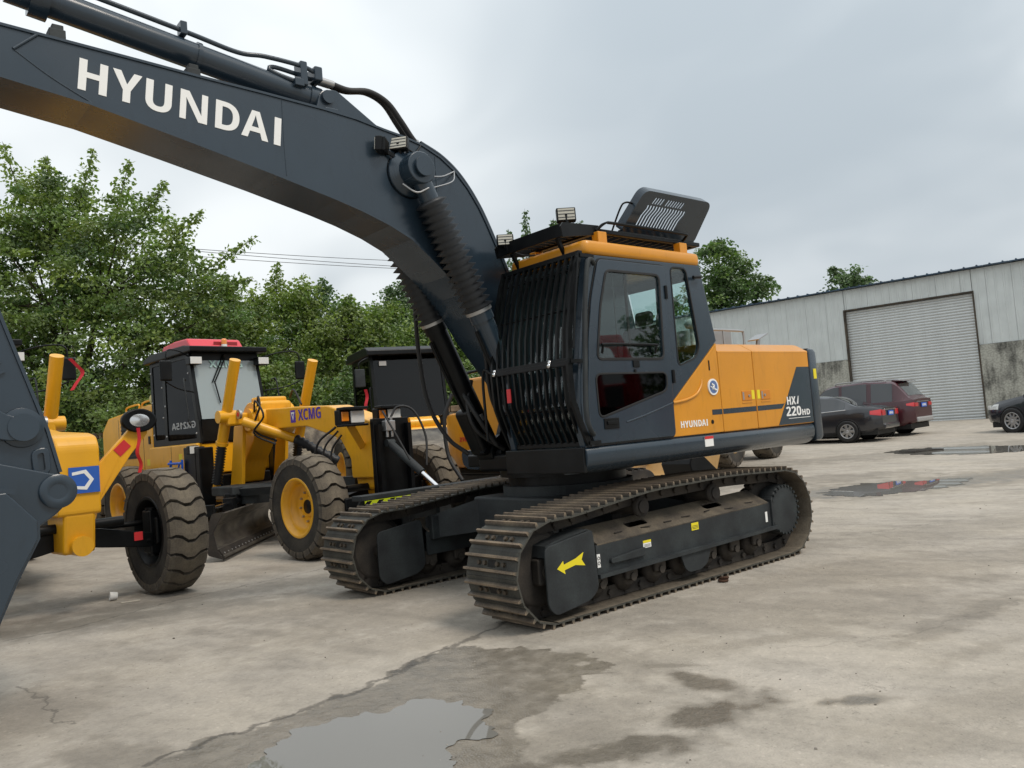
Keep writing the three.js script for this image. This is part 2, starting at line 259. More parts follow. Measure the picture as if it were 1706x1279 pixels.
// puddles: thin water with an uneven shore
const waterMat = P(.165, .158, .142, { roughness: .012, ior: 1.33 });
function puddle(px, label, y, wobble) {
  let p = px.map(([u, v]) => gnd(u, v)), o = [];
  const c = new THREE.CatmullRomCurve3(p, true).getSpacedPoints(420);
  const s = new THREE.Shape(c.map((q, i) => { const a = c[(i + 418) % c.length], b = c[(i + 3) % c.length], l = Math.hypot(b.x - a.x, b.z - a.z) || 1, k = wobble * (fbm2(q.x * 2.6, q.z * 2.6, 2) + .28 * fbm2(q.x * 11, q.z * 11, 2)); return new THREE.Vector2(q.x + (b.z - a.z) / l * k, -(q.z - (b.x - a.x) / l * k)); }));
  const g = new THREE.ShapeGeometry(s); g.rotateX(-Math.PI / 2); const q = g.attributes.position; for (let i = 0; i < q.count; i++) q.setY(i, gy(q.getZ(i)) + y);
  const m = M('puddle', g, waterMat); struct(m); tag(m, label, 'puddle'); return m;
}
puddle([[385, 1300], [440, 1262], [520, 1214], [590, 1192], [650, 1180], [715, 1169], [765, 1166], [803, 1184], [820, 1205], [808, 1226], [775, 1240], [740, 1262], [735, 1300], [560, 1330]], 'grey puddle mirroring the sky beside the concrete joint', .004, .11);
puddle([[1372, 822], [1440, 806], [1540, 800], [1610, 796], [1600, 806], [1530, 818], [1440, 827]], 'shallow muddy puddle behind the crawler track', .004, .16);
puddle([[1480, 752], [1560, 745], [1700, 742], [1800, 745], [1700, 752], [1600, 757], [1520, 757]], 'long thin puddle in front of the shed cars', .004, .16);

// steel shed with a roller shutter, along its own axis: s runs away from the right jamb
{
  const o = V(18.69, 0, -32.11), dir = V(-.7637, 0, -.6456), yaw = Math.atan2(-dir.z, dir.x);
  const shed = T('steel_shed', 'pale corrugated steel shed with grey roller shutter and stained lower wall', 'shed', o.x, .40, o.z, yaw);
  // local: x along the wall away from the viewer's right, y up, z: the outside is +z or -z?
  const out = V(0, 0, 1).applyAxisAngle(UP, yaw); const sg = (out.x * -o.x + out.z * -o.z) > 0 ? 1 : -1; // towards the camera
  const wallM = P(.70, .74, .745, { map: noiseTex(512, 8, (x, y) => { const s = Math.max(0, fbm2(x * 3, y * .25, 4)), d = fbm2(x * .8, y * .8, 4); const v = .93 + .04 * d - .06 * s; return [cl(v), cl(v), cl(v * .99)]; }, true), roughness: .5 });
  const dadoM = P(.56, .575, .575, { roughness: .95, map: noiseTex(1024, 8, (x, y) => { const m = fbm2(x * 1.1 + 9, y * .7, 6), st = fbm2(x * 4, y * .5 + 3, 4), f = fbm2(x * 9, y * 9, 3); let v = .84 + .14 * f - .40 * sst(-.4, .95, m + .5 * st); return [cl(v), cl(v * .985), cl(v * .93)]; }, true), bumpMap: fineBump, bumpScale: .003 });
  const zz = (a, b) => sg > 0 ? [a, b] : [-b, -a];
  const cor = (x0, x1, y0, y1, pitch, mat, name) => { // corrugated sheet with trapezoid ribs
    const pts = []; for (let x = x0; x < x1 - .001; x += pitch) { const e = Math.min(x + pitch, x1); pts.push([x, 0], [x + (e - x) * .72, 0], [x + (e - x) * .79, .018], [x + (e - x) * .93, .018]); } pts.push([x1, 0], [x1, -.03], [x0, -.03]);
    const g = new THREE.ExtrudeGeometry(shp(pts), { depth: y1 - y0, bevelEnabled: false }); g.rotateX(-Math.PI / 2); if (sg > 0) g.scale(1, 1, -1); g.translate(0, y0, 0); 
    const p = g.index ? g.toNonIndexed() : g; if (sg > 0) { const q = p.attributes.position.array; for (let i = 0; i < q.length; i += 9) for (let k = 0; k < 3; k++) { const t = q[i + 3 + k]; q[i + 3 + k] = q[i + 6 + k]; q[i + 6 + k] = t; } p.computeVertexNormals(); }
    return M(name, p, mat, shed);
  };
  const D = 4.98, DH = 5.07, E = 6.0, DA = 2.95;
  // cladding panels one sheet (about 0.9 m) at a time above the masonry
  for (let x = -14; x < 26; x += .9) { const a = x, b = x + .893; const inD = a < D && b > 0; const y0 = inD ? DH + .02 : DA; if (inD && (a < 0 || b > D)) { if (a < 0) cor(a, -.02, DA, E, .3, wallM, 'wall_sheet'); if (b > D) cor(D + .02, b, DA, E, .3, wallM, 'wall_sheet'); cor(Math.max(a, 0), Math.min(b, D), DH + .02, E, .3, wallM, 'wall_sheet'); continue; } cor(a, b, y0, E, .3, wallM, 'wall_sheet'); }
  M('masonry_wall', bx(-14, -.06, -.6, DA - .01, ...zz(-.14, .05)), dadoM, shed, 'stained plastered masonry right of the shutter');
  M('masonry_wall', bx(D + .06, 26, -.6, DA - .01, ...zz(-.14, .05)), dadoM, shed, 'stained plastered masonry left of the shutter');
  const frM = P(.10, .085, .07, { map: grimeTex, roughness: .8 });
  M('door_frame', [bx(-.06, 0, -.3, DH, ...zz(-.2, .07)), bx(D, D + .06, -.3, DH, ...zz(-.2, .07)), bx(-.06, D + .06, DH, DH + .06, ...zz(-.2, .035))], frM, shed);
  const sh = M('roller_shutter', bx(.0, D, -.3, DH, ...zz(-.22, -.16)), P(.3, .31, .32, { roughness: .6 }), shed);
  const shM = P(.62, .64, .64, { roughness: .38, metalness: .35, map: paintTex });
  const slat = share([latheZ([[0, 0], [.062, 0], [.062, D], [0, D]], 0, 0, 0, 10)]); slat.scale(.55, 1, 1); slat.rotateY(Math.PI / 2); boxUV(slat);
  for (let i = 0; i < 44; i++) { const m = M('slat', slat, shM, sh); m.position.set(0, .0 + i * .1165, sg * -.155); }
  // roof: shallow sheet with blue edge, falling to the back
  const blue = P(.035, .09, .19, { roughness: .45, map: grimeTex });
  for (let x = -14; x < 26; x += .9) M('roof_sheet', [sg > 0 ? bx(x, x + .88, E + .02, E + .06, -9, .28) : bx(x, x + .88, E + .02, E + .06, -.28, 9), cyl([x + .2, E + .075, sg * .28], [x + .2, E + .075, -sg * 9], .035, .035, 6), cyl([x + .65, E + .075, sg * .28], [x + .65, E + .075, -sg * 9], .035, .035, 6)], blue, shed);
  M('gable_wall', [bx(-14, -13.9, -.6, E, ...zz(-9, 0)), bx(25.9, 26, -.6, E, ...zz(-9, 0)), bx(-14, 26, -.6, E, ...zz(-9.1, -9))], wallM, shed);
}
// boundary wall behind the graders, coping in separate stones
{
  const w = T('boundary_wall', 'low weathered boundary wall with stone coping behind the graders', 'wall', -22, .12, -19.6, .10);
  M('wall_body', bx(0, 25, -.3, 1.95, -.12, .12), P(.42, .40, .37, { map: grimeTex, roughness: .95, bumpMap: fineBump, bumpScale: .01 }), w);
  const cg = share(bx(0, .585, 0, .16, -.19, .19, .02)), cm = [P(.22, .16, .12, { map: grimeTex, roughness: .95 }), P(.27, .21, .16, { map: grimeTex, roughness: .95 }), P(.18, .14, .115, { map: grimeTex, roughness: .95 })];
  for (let i = 0; i < 41; i++) { const m = M('coping_stone', cg, cm[(rnd() * 3) | 0], w); m.position.set(i * .6, 1.95 + rr(0, .012), rr(-.012, .012)); }
}

// ================= crawler excavator =================
// local frame: x forward, y up, z to the machine's right (the camera stands on its left, -z)
{
  const ex = T('crawler_excavator', 'large slate grey and orange crawler excavator with caged cab and raised boom', 'excavator', .485, 0, -8.24, 3.845);
  const S = mat.slate;
  // ---- tracks ----
  const pts = [];
  const idl = [1.62, .41, .365], spr = [-1.60, .445, .40];
  for (const x of [1.35, .9, .45, 0, -.45, -.9, -1.3]) pts.push([x, .045]);
  for (let a = 250; a >= 100; a -= 25) pts.push([spr[0] + spr[2] * Math.cos(a * Math.PI / 180), spr[1] + spr[2] * Math.sin(a * Math.PI / 180)]);
  pts.push([-1.3, .865], [-.63, .89], [-.1, .885], [.45, .875], [1.0, .825], [1.35, .79]);
  for (let a = 75; a >= -75; a -= 25) pts.push([idl[0] + idl[2] * Math.cos(a * Math.PI / 180), idl[1] + idl[2] * Math.sin(a * Math.PI / 180)]);
  const curve = new THREE.CatmullRomCurve3(pts.map(p => V(p[0], p[1], 0)), true, 'centripetal'); curve.arcLengthDivisions = 800;
  const L = curve.getLength(), NS = Math.round(L / .19), pitch = L / NS;
  const shoeGeo = v => {
    const h = pitch / 2 + .004, o = [[-h, 0], [h, 0], [h, .009], [.068, .013], [.062, .050], [.046, .050], [.038, .014], [-.034, .014], [-.042, .048], [-.058, .048], [-.066, .013], [-h, .013]];
    let g = clean(prism(o, -.3, .3));
    const p = g.attributes.position, c = new Float32Array(p.count * 3), n = g.attributes.normal;
    for (let i = 0; i < p.count; i++) { const t = p.getY(i) > .04, k = .8 + .5 * (.5 + .5 * n3(p.getZ(i) * 4 + v * 9, p.getX(i) * 20, v)); const q = n.getY(i) < -.5 ? [.19 * k, .175 * k, .155 * k] : t ? [.27 * k, .225 * k, .185 * k] : [.075 * k, .080 * k, .080 * k]; c.set(q, i * 3); }
    g.setAttribute('color', new THREE.BufferAttribute(c, 3));
    const bolts = []; for (const z of [-.145, -.075, .075, .145]) { const b = clean(cyl([0, .012, z], [0, .034, z], .02, .018, 6)); bolts.push(paint(b, .09, .075, .06)); }
    const holes = [paint(clean(bx(-.028, .028, .012, .0155, -.045, .045)), .008, .008, .008)];
    return share([g, ...bolts, ...holes]);
  };
  const shoes = [0, 1, 2, 3].map(shoeGeo);
  for (const [zc, lab] of [[-1.195, 'track on the cab side'], [1.195, 'track on the far side']]) {
    const chain = [];
    const frames = []; for (let i = 0; i < NS; i++) { const u = i / NS, p = curve.getPointAt(u), t = curve.getTangentAt(u); frames.push([p, t, V(-t.y, t.x, 0)]); }
    for (const [p, t, n] of frames) for (const z of [-.085, .085]) { const a = p.clone().addScaledVector(n, -.055), g = new THREE.BoxGeometry(pitch * .98, .10, .045); g.applyMatrix4(new THREE.Matrix4().makeBasis(t, n, V(0, 0, 1)).setPosition(a.x, a.y, z)); chain.push(g); const c = cyl([0, 0, -.13], [0, 0, .13], .026, .026, 8); const e = a.clone().addScaledVector(t, pitch / 2); if (z < 0) chain.push(at(c, e.x, e.y, 0)); }
    const tr = M('track', chain, mat.chain, ex, lab); tr.position.z = zc;
    frames.forEach(([p, t, n], i) => { const m = M('track_shoe', shoes[(i * 7 + (i >> 2)) % 4], mat.steel, tr); m.applyMatrix4(new THREE.Matrix4().makeBasis(t, n, V(0, 0, 1)).setPosition(p.x, p.y, 0)); });
    // ---- side frame: outer plate, sloping dusty deck with openings ----
    const s = zc < 0 ? -1 : 1, oz = zc + s * .235, Z = d => oz - s * d;
    const pz = (a, b) => [Math.min(a, b), Math.max(a, b)];
    const body = [];
    const plate = rpoly([[1.12, .285], [1.12, .525], [.55, .535], [-1.36, .575], [-1.40, .32], [-.8, .30]], .02);
    body.push(prism(plate, ...pz(Z(0), Z(.02)), .004)); body.push(prism(plate, ...pz(Z(.45), Z(.47)), .004));
    body.push(bar([1.14, .285, Z(-.012)], [-1.40, .322, Z(-.012)], .03, .075, 0));      // lower lip
    body.push(bx(-1.385, -1.36, .30, .60, ...pz(Z(-.02), Z(.47)), .005));
    body.push(prism([[1.1, .30], [1.1, .34], [-1.36, .36], [-1.36, .32]], ...pz(Z(.02), Z(.45))));
    body.push(prism(rpoly([[.56, .36], [.56, .43], [.98, .40], [.98, .36]], .02), ...pz(Z(-.03), Z(0)), .005));
    const tf = M('track_frame', body, mat.slateDull, ex, lab.replace('track on', 'side frame on'));
    { // deck plates: shape drawn in (x, across), tilted to rise inwards on both sides of a ridge
      const slot = x => rpoly([[x - .13, .10], [x + .13, .10], [x + .13, .175], [x - .13, .175]], .03);
      const g = clean(prism([[1.1, 0], [1.1, .235], [-1.33, .235], [-1.33, 0]], -.012, 0, 0, [slot(.48), slot(-.60)]));
      const g2 = clean(prism([[1.1, 0], [1.1, .235], [-1.33, .235], [-1.33, 0]], -.012, 0));
      const lift = (g, inv) => { const p = g.attributes.position; for (let i = 0; i < p.count; i++) { const x = p.getX(i), v = p.getY(i), w = p.getZ(i); const base = .53 + (.575 - .53) * (1.1 - x) / 2.46; p.setXYZ(i, x, base + v * .50 + w, inv ? Z(.47 - v) : Z(v)); } g.computeVertexNormals(); return g; };
      M('deck_plate', [lift(g, false), lift(g2, true)], mat.deck, tf);
      const weld = []; for (let k = 0; k < 7; k++) { const x = .75 - k * .3 + rr(-.05, .05), v = rr(.03, .07); weld.push(at(new THREE.BoxGeometry(.10, .006, .012), x, .535 + (1.1 - x) * .0183 + v * .5 + .004, Z(v), 0, rr(-.5, .3), 0)); }
      M('weld_mark', weld, mat.chain, tf);
    }
    // idler, guard, sprocket, rollers
    M('idler', [latheZ([[0, -.13], [.25, -.13], [.30, -.09], [.30, -.05], [.345, -.045], [.345, .045], [.30, .05], [.30, .09], [.25, .13], [0, .13]], idl[0], idl[1], zc, 32), cyl([idl[0], idl[1], zc - .24], [idl[0], idl[1], zc + .24], .07), bx(idl[0] - .12, idl[0] + .1, idl[1] - .1, idl[1] + .1, ...pz(zc + s * .13, zc + s * .22), .02)], mat.chain, tf);
    const ig = [];
    const gp = rpoly([[1.71, .16], [1.71, .60], [1.19, .665], [1.17, .20], [1.27, .13], [1.64, .085]], .06);
    ig.push(prism(gp, ...pz(oz + s * .035, oz + s * .055), .006), prism(gp, ...pz(zc - s * .25, zc - s * .27), .006));
    ig.push(sheet([[1.70, .52], [1.68, .60], [1.6, .622], [1.25, .668], [1.19, .65], [1.175, .25]], .014, ...pz(oz + s * .04, oz - s * .14)));
    const guard = M('idler_guard', ig, mat.slateDull, tf);
    if (s < 0) {
      const ar = [[1.60, .425], [1.535, .475], [1.53, .447], [1.40, .474], [1.315, .508], [1.34, .455], [1.305, .405], [1.41, .425], [1.525, .405], [1.52, .375]];
      M('arrow_decal', prism(ar, oz - .057, oz - .0555), mat.sticker, guard, 'yellow arrow decal');
      const lab2 = (x, y, w, h, m) => M('warning_label', bx(x - w / 2, x + w / 2, y - h / 2, y + h / 2, oz - .003, oz), m, tf);
      lab2(.51, .445, .10, .06, mat.white); lab2(.51, .466, .10, .02, mat.sticker).position.z = -.0015; lab2(-.15, .50, .10, .065, mat.sticker); lab2(-1.28, .435, .035, .10, mat.white); lab2(1.10, .40, .035, .105, mat.white);
      const ring = y => at(new THREE.TorusGeometry(.012, .003, 5, 12), 1.10, y, oz - .0035); M('towing_symbol', [ring(.42), ring(.382)], mat.blackGloss, tf);
      const tl = []; for (let k = 0; k < 3; k++) tl.push(bx(.47, .55, .422 + k * .009, .425 + k * .009, oz - .0045, oz - .003), bx(-.19, -.11, .48 + k * .012, .484 + k * .012, oz - .0045, oz - .003)); M('label_print', tl, mat.blackGloss, tf);
    }
    const teeth = [latheZ([[0, -.04], [.33, -.04], [.33, .04], [0, .04]], spr[0], spr[1], zc, 36)];
    for (let k = 0; k < 21; k++) { const a = k / 21 * 2 * Math.PI; teeth.push(at(bx(.32, .385, -.022, .022, -.035, .035), spr[0], spr[1], zc, 0, 0, a)); teeth[teeth.length - 1] = at(bx(.32, .385, -.022, .022, -.035, .035).rotateZ(a), spr[0], spr[1], zc); }
    M('sprocket', teeth, mat.chain, tf);
    const fd = [latheZ([[0, -.19], [.235, -.19], [.25, -.17], [.25, -.05], [.22, 0], [.22, .25], [0, .25]].map(([r, z]) => [r, z * -s]).sort((a, b) => 0), spr[0] - .03, spr[1] + .02, zc + s * .04, 32)];
    for (let k = 0; k < 26; k++) { const a = k / 26 * 2 * Math.PI; fd.push(cyl([spr[0] - .03 + .238 * Math.cos(a), spr[1] + .02 + .238 * Math.sin(a), zc + s * .10], [spr[0] - .03 + .238 * Math.cos(a), spr[1] + .02 + .238 * Math.sin(a), zc + s * .243], .014, .014, 6)); }
    M('final_drive', fd, mat.slateDull, tf);
    const roller = share([latheZ([[0, -.17], [.07, -.17], [.075, -.15], [.12, -.13], [.12, -.07], [.085, -.065], [.085, .065], [.12, .07], [.12, .13], [.075, .15], [.07, .17], [0, .17]], 0, 0, 0, 18), bx(-.075, .075, -.02, .12, -.215, -.17, .02), bx(-.075, .075, -.02, .12, .17, .215, .02), cyl([0, 0, -.23], [0, 0, .23], .035, .035, 10)]);
    for (let k = 0; k < 7; k++) { const m = M('track_roller', roller, mat.chain, tf); m.position.set(1.06 - k * .365, .205, zc); }
    M('roller_guard', [prism(rpoly([[.12, .32], [-.34, .32], [-.26, .16], [-.16, .12], [.0, .12], [.06, .16]], .03), ...pz(Z(-.01), Z(-.025)), .004)], mat.slateDull, tf);
    for (const x of [.44, -.59]) M('carrier_roller', [latheZ([[0, -.16], [.085, -.16], [.085, -.11], [.07, -.10], [.07, .10], [.085, .11], [.085, .16], [0, .16]], x, .745, zc, 18), latheZ([[.03, .16], [.055, .165], [.055, .175], [0, .178]].map(([r, z]) => [r, z * s]), x, .745, zc, 14), bx(x - .05, x + .05, .55, .70, ...pz(zc - s * .05, zc - s * .16))], mat.chain, tf);
  }
  // ---- centre frame ----
  const cb = [bx(-.75, .75, .50, .84, -.62, .62, .03), cyl([0, .82, 0], [0, .93, 0], .66, .66, 40)];
  for (const sx of [-1, 1]) for (const sz of [-1, 1]) { // tapering legs to the side frames
    const g = clean(bx(-1, 1, 0, 1, 0, 1)); const p = g.attributes.position;
    for (let i = 0; i < p.count; i++) { const t = p.getZ(i), u = p.getX(i), v = p.getY(i); const cx = sx * (.42 + .42 * t), hw = .30 - .06 * t, y0 = .50 - .06 * t, y1 = .83 - .17 * t; p.setXYZ(i, cx + u * hw, y0 + v * (y1 - y0), sz * (.5 + t * .52)); }
    if (sz < 0) { const q = p.array; for (let i = 0; i < q.length; i += 9) for (let k = 0; k < 3; k++) { const t = q[i + 3 + k]; q[i + 3 + k] = q[i + 6 + k]; q[i + 6 + k] = t; } } g.computeVertexNormals(); cb.push(g);
    cb.push(bx(sx * .62, sx * 1.08, .44, .68, sz * .90, sz * .98, .01));
  }
  M('centre_frame', cb, mat.slateDull, ex);
  M('slew_ring', [cyl([0, .93, 0], [0, 1.02, 0], .60, .60, 40), cyl([0, 1.02, 0], [0, 1.10, 0], .68, .68, 40)], mat.black, ex);
  // ---- revolving frame: floor and rounded skirts ----
  const skP = rpoly([[-1.35, 1.295], [-1.372, 1.25, .02], [-1.365, 1.15], [-1.28, 1.085], [-1.05, 1.075], [-1.05, 1.295]], .05, 5); // (z,y)
  const skirt = (x0, x1, s) => { const g = prism(skP, 0, x1 - x0, .006); g.rotateY(Math.PI / 2); g.translate(x0, 0, 0); g.applyMatrix4(new THREE.Matrix4().makeBasis(V(1, 0, 0), V(0, 1, 0), V(0, 0, s))); return g; };
  // prism runs along z; after the turn z' = -x, so mirror to the wanted side
  M('side_skirt', toCreasedNormals(clean(skirt(-2.46, 1.06, -1)), .5), S, ex, 'rounded slate skirt below the cab and engine doors');
  { const g = clean(skirt(-2.46, .3, 1)); M('side_skirt', g, S, ex); }
  M('revolving_frame', [bx(-2.4, .25, 1.09, 1.28, -1.04, 1.04), bx(.25, 1.05, 1.09, 1.285, -1.04, -.36), bx(1.05, 1.085, 1.09, 1.30, -1.345, -.36, .01), bx(.25, .5, 1.12, 1.25, -.36, 1.0, .02), prism([[-.3, 1.28], [-.1, 1.95], [.42, 1.95], [.62, 1.45], [.85, 1.28]], -.33, -.27), prism([[-.3, 1.28], [-.1, 1.95], [.42, 1.95], [.62, 1.45], [.85, 1.28]], .27, .33), bx(.45, .74, 1.09, 1.26, -.5, .5, .03)], mat.black, ex);
  M('safety_label', [bx(-.62, -.49, 1.185, 1.28, -1.3745, -1.368)], mat.white, ex); M('safety_label', [bx(-.62, -.49, 1.255, 1.28, -1.3765, -1.372)], mat.red, ex);
  // ---- engine housing ----
  const zS = -1.35;
  const hoodCore = prism(rpoly([[-1.335, 1.30, .001], [-1.335, 2.075, .03], [-1.20, 2.165, .04], [1.20, 2.165, .04], [1.335, 2.075, .03], [1.335, 1.30, .001]], .03), 0, 1.62); hoodCore.rotateY(Math.PI / 2); hoodCore.translate(-2.47, 0, 0);
  M('engine_hood', [hoodCore, bx(-.85, -.1, 1.30, 2.1, -.36, 1.33, .03)], mat.orange, ex);
  const O = mat.orange, g6 = .007;
  const door = (pts, name, label) => M(name, prism(rpoly(pts, .012), zS, zS + .03, .006), O, ex, label);
  const dp = door([[-.035, 1.305], [-.10, 1.615], [-.835, 2.165], [-.835, 1.305]], 'side_panel', 'orange sloping panel behind the cab door');
  door([[-.842, 1.305], [-.842, 2.075], [-1.42, 2.075], [-1.42, 1.305]], 'engine_door'); door([[-1.430, 1.305], [-1.430, 2.075], [-2.495, 2.075], [-2.495, 1.305]], 'engine_door');
  // rolled top edges of the doors
  for (const [a, b] of [[-.842, -1.42], [-1.43, -2.495]]) { const q = rpoly([[-1.352, 2.07, .001], [-1.35, 2.085, .01], [-1.20, 2.178, .05], [-.8, 2.185, .01], [-.8, 2.15, .001], [-1.30, 2.06, .001]], .02); const g = prism(q, 0, a - b, .003); g.rotateY(Math.PI / 2); g.scale(1, 1, 1); g.translate(b, 0, 0); const m4 = new THREE.Matrix4().makeBasis(V(1, 0, 0), V(0, 1, 0), V(0, 0, -1)); g.applyMatrix4(m4); const c = clean(g), w = c.attributes.position.array; for (let i = 0; i < w.length; i += 9) for (let k = 0; k < 3; k++) { const t = w[i + 3 + k]; w[i + 3 + k] = w[i + 6 + k]; w[i + 6 + k] = t; } c.computeVertexNormals(); M('door_top_edge', c, O, ex); }
  const flat = (pts, name, m, lift = .002, label) => M(name, prism(pts, zS - lift, zS - lift + .002), m, ex, label);
  flat([[-2.488, 1.915], [-2.24, 1.915], [-1.795, 1.312], [-2.488, 1.312]], 'colour_panel', S, .0025, 'slate grey panel with the model number');
  flat([[-.675, 1.525], [-.675, 1.475], [-.834, 1.475], [-.834, 1.525]], 'stripe', S); flat([[-.85, 1.525], [-.85, 1.475], [-1.412, 1.478], [-1.412, 1.528]], 'stripe', S); flat([[-1.438, 1.528], [-1.438, 1.478], [-1.88, 1.482], [-1.94, 1.532]], 'stripe', S);
  // pressed crease, latches, badge
  M('pressed_crease', [tube([[-.10, 1.612, zS - .004], [-.3, 1.635, zS - .004], [-.45, 1.68, zS - .004], [-.53, 1.75, zS - .003], [-.56, 1.81, zS + .004]], .014, 30, 8)], O, dp);
  for (const [x, ky] of [[-1.265, 0], [-1.595, 1]]) { const lt = M('latch', [bx(x - .085, x + .085, 1.59, 1.685, zS - .006, zS + .004, .004)], P(.55, .19, .01, { roughness: .5 }), ex); M('latch_key', [cyl([x - .03 + .05 * ky, 1.635, zS - .014], [x - .03 + .05 * ky, 1.635, zS - .002], .013), bx(x + .05 - .0 * ky, x + .075, 1.60, 1.675, zS - .0075, zS - .004)], mat.zinc, lt); M('latch_label', bx(ky ? -1.50 : -1.40, ky ? -1.45 : -1.35, 1.60, 1.69, zS - .003, zS), mat.sticker, ex); M('latch_lip', bx(x - .085, x + .085, 1.565, 1.573, zS - .006, zS, .002), O, lt); }
  M('badge', [cyl([-.715, 1.74, zS - .012], [-.715, 1.74, zS], .078, .078, 28)], mat.white, ex); { const s1 = new THREE.Shape(); s1.absarc(-.715, 1.74, .066, 0, Math.PI * 2); M('badge_disc', [at(new THREE.CylinderGeometry(.062, .062, .002, 28).rotateX(Math.PI / 2), -.715, 1.74, zS - .0125)], P(.10, .16, .33, { roughness: .35 }), ex); M('badge_swirl', [tube([[-.68, 1.77, zS - .014], [-.70, 1.762, zS - .014], [-.722, 1.75, zS - .014], [-.708, 1.735, zS - .014], [-.73, 1.715, zS - .014], [-.752, 1.71, zS - .014]], .010, 24, 6), tube([[-.66, 1.745, zS - .014], [-.69, 1.735, zS - .014], [-.70, 1.715, zS - .014]], .006)], mat.white, ex); }
  M('vent_slot', [bx(-.70, -.682, 1.90, 1.995, zS - .003, zS), cyl([-.665, 1.41, zS - .004], [-.665, 1.41, zS], .02)], mat.black, dp);
  const onSide = (g, x, y, z, tilt = 0) => { g.rotateZ(tilt); g.rotateY(Math.PI); g.translate(x, y, z); return g; };
  M('lettering', maker(.40, .062).map(g => onSide(g, -.185, 1.378, zS)), mat.white, ex, 'white maker name on the side panel');
  M('lettering', [onSide(text('HX', .17, .085), -1.985, 1.515, zS - .002), onSide(text('220', .29, .10), -1.955, 1.395, zS - .002), onSide(text('HD', .155, .062), -2.265, 1.395, zS - .002), onSide(prism([[0, 0], [.03, 0], [.045, .08], [.038, .085]], 0, .003), -2.17, 1.52, zS - .004), bx(-2.42, -1.99, 1.368, 1.373, zS - .005, zS - .002)], mat.white, ex, 'white model number on the engine door');
  // counterweight: curved tail
  { const R = 2.78, arc = []; for (let i = 0; i <= 18; i++) { const a = -.46 + .92 * i / 18; arc.push([-R * Math.cos(a), R * Math.sin(a)]); } const pl = rpoly([[-2.505, -1.36, .02], [-2.73, -1.36, .07], ...arc.map(p => [p[0] - .03, p[1], .02]).filter(p => Math.abs(p[1]) < .7), [-2.73, 1.36, .07], [-2.505, 1.36, .02]], .02); const g = prism(pl, 0, 1.02, .05); g.rotateX(-Math.PI / 2); g.applyMatrix4(new THREE.Matrix4().makeBasis(V(1, 0, 0), V(0, 1, 0), V(0, 0, -1))); const c = clean(g), w = c.attributes.position.array; for (let i = 0; i < w.length; i += 9) for (let k = 0; k < 3; k++) { const t = w[i + 3 + k]; w[i + 3 + k] = w[i + 6 + k]; w[i + 6 + k] = t; } for (let i = 0; i < w.length; i += 3) { const y = w[i + 1]; w[i + 1] = 1.10 + y; if (w[i] < -2.6) w[i] += .05 * cl((y - .75) / .27) + .05 * cl((.2 - y) / .2); } c.computeVertexNormals();
    const cw = M('counterweight', toCreasedNormals(c, .7), S, ex); M('caution_label', bx(-2.62, -2.56, 1.78, 1.89, -1.3645, -1.36), mat.sticker, cw); }
  // small fittings on the hood
  M('exhaust_guard', [cyl([-1.10, 2.17, -.80], [-1.10, 2.36, -.80], .09, .09, 18), bx(-1.70, -1.12, 2.18, 2.37, -.95, -.35, .02)], mat.zinc, ex); M('exhaust_cap', [latheZ([[0, -.05], [.06, -.04], [.085, 0], [.06, .05], [0, .06]], 0, 0, 0, 16).rotateX(-Math.PI / 2).translate(-.93, 2.40, -1.02), cyl([-.93, 2.16, -1.02], [-.93, 2.38, -1.02], .03)], mat.white, ex);
  M('hood_rail', [tube([[-1.0, 2.17, -1.08], [-1.0, 2.30, -1.08], [-1.04, 2.335, -1.08], [-1.66, 2.335, -1.08], [-1.72, 2.31, -1.08], [-1.72, 2.17, -1.08]], .013), tube([[-1.36, 2.17, -1.08], [-1.36, 2.335, -1.08]], .01)], mat.zinc, ex);
  M('lifting_flap', [at(new THREE.BoxGeometry(.2, .012, .14), -2.08, 2.28, -1.02, 0, 0, -.35), bar([-2.06, 2.17, -1.02], [-2.09, 2.27, -1.02], .05, .02)], mat.zinc, ex);
  M('fuel_tank', [bx(-.8, .22, 1.30, 2.10, .50, 1.34, .04)], O, ex); M('tank_handrail', [tube([[.24, 1.35, .62], [.24, 2.12, .62], [.24, 2.16, .66], [.24, 2.16, 1.2], [.24, 2.1, 1.26], [.24, 1.35, 1.26]], .018, 40), tube([[.3, 1.3, .5], [.3, 1.98, .5], [.3, 2.0, .52], [.3, 2.0, .8]], .02, 24)], mat.black, ex);

  // ---- cab ----
  const fr = [[1.02, 1.30], [1.055, 1.45], [1.06, 1.65], [1.03, 1.9], [.975, 2.2], [.90, 2.55], [.82, 2.9]];  // front edge, bottom to top
  const outline = [...fr, [-.685, 2.91], [-.72, 2.75], [-.845, 2.185], [-.105, 1.625], [-.04, 1.30]];
  const doorWin = rpoly([[.655, 2.765], [-.03, 2.765], [-.0, 2.02], [.845, 2.02], [.76, 2.45]], .05), lowWin = rpoly([[.885, 1.885], [-.02, 1.885], [-.01, 1.735], [.88, 1.53]], .06), rearWin = rpoly([[-.245, 2.86], [-.46, 2.86], [-.565, 2.13], [-.50, 2.03], [-.235, 1.955]], .05);
  const cab = M('cab', [prism(outline, zS, zS + .035, .008, [grow(doorWin, .01), grow(lowWin, .01), rearWin]),
    prism(outline, -.41, -.38, .004, [rpoly([[.62, 2.76], [-.55, 2.76], [-.6, 1.75], [.86, 1.75], [.78, 2.3]], .06)]),
    sheet([[-.69, 2.9], [-.725, 2.80]], .03, zS + .035, -.41), sheet([[-.845, 1.8], [-.845, 1.3]], .03, zS + .035, -.41),
    bx(-.80, 1.0, 1.285, 1.32, zS + .03, -.41), bx(-.66, .80, 2.87, 2.90, zS + .03, -.41)], S, ex);
  for (const z of [zS + .04, -.44]) M('pillar', sheet(fr, .06, z - .03, z + .03), S, cab);
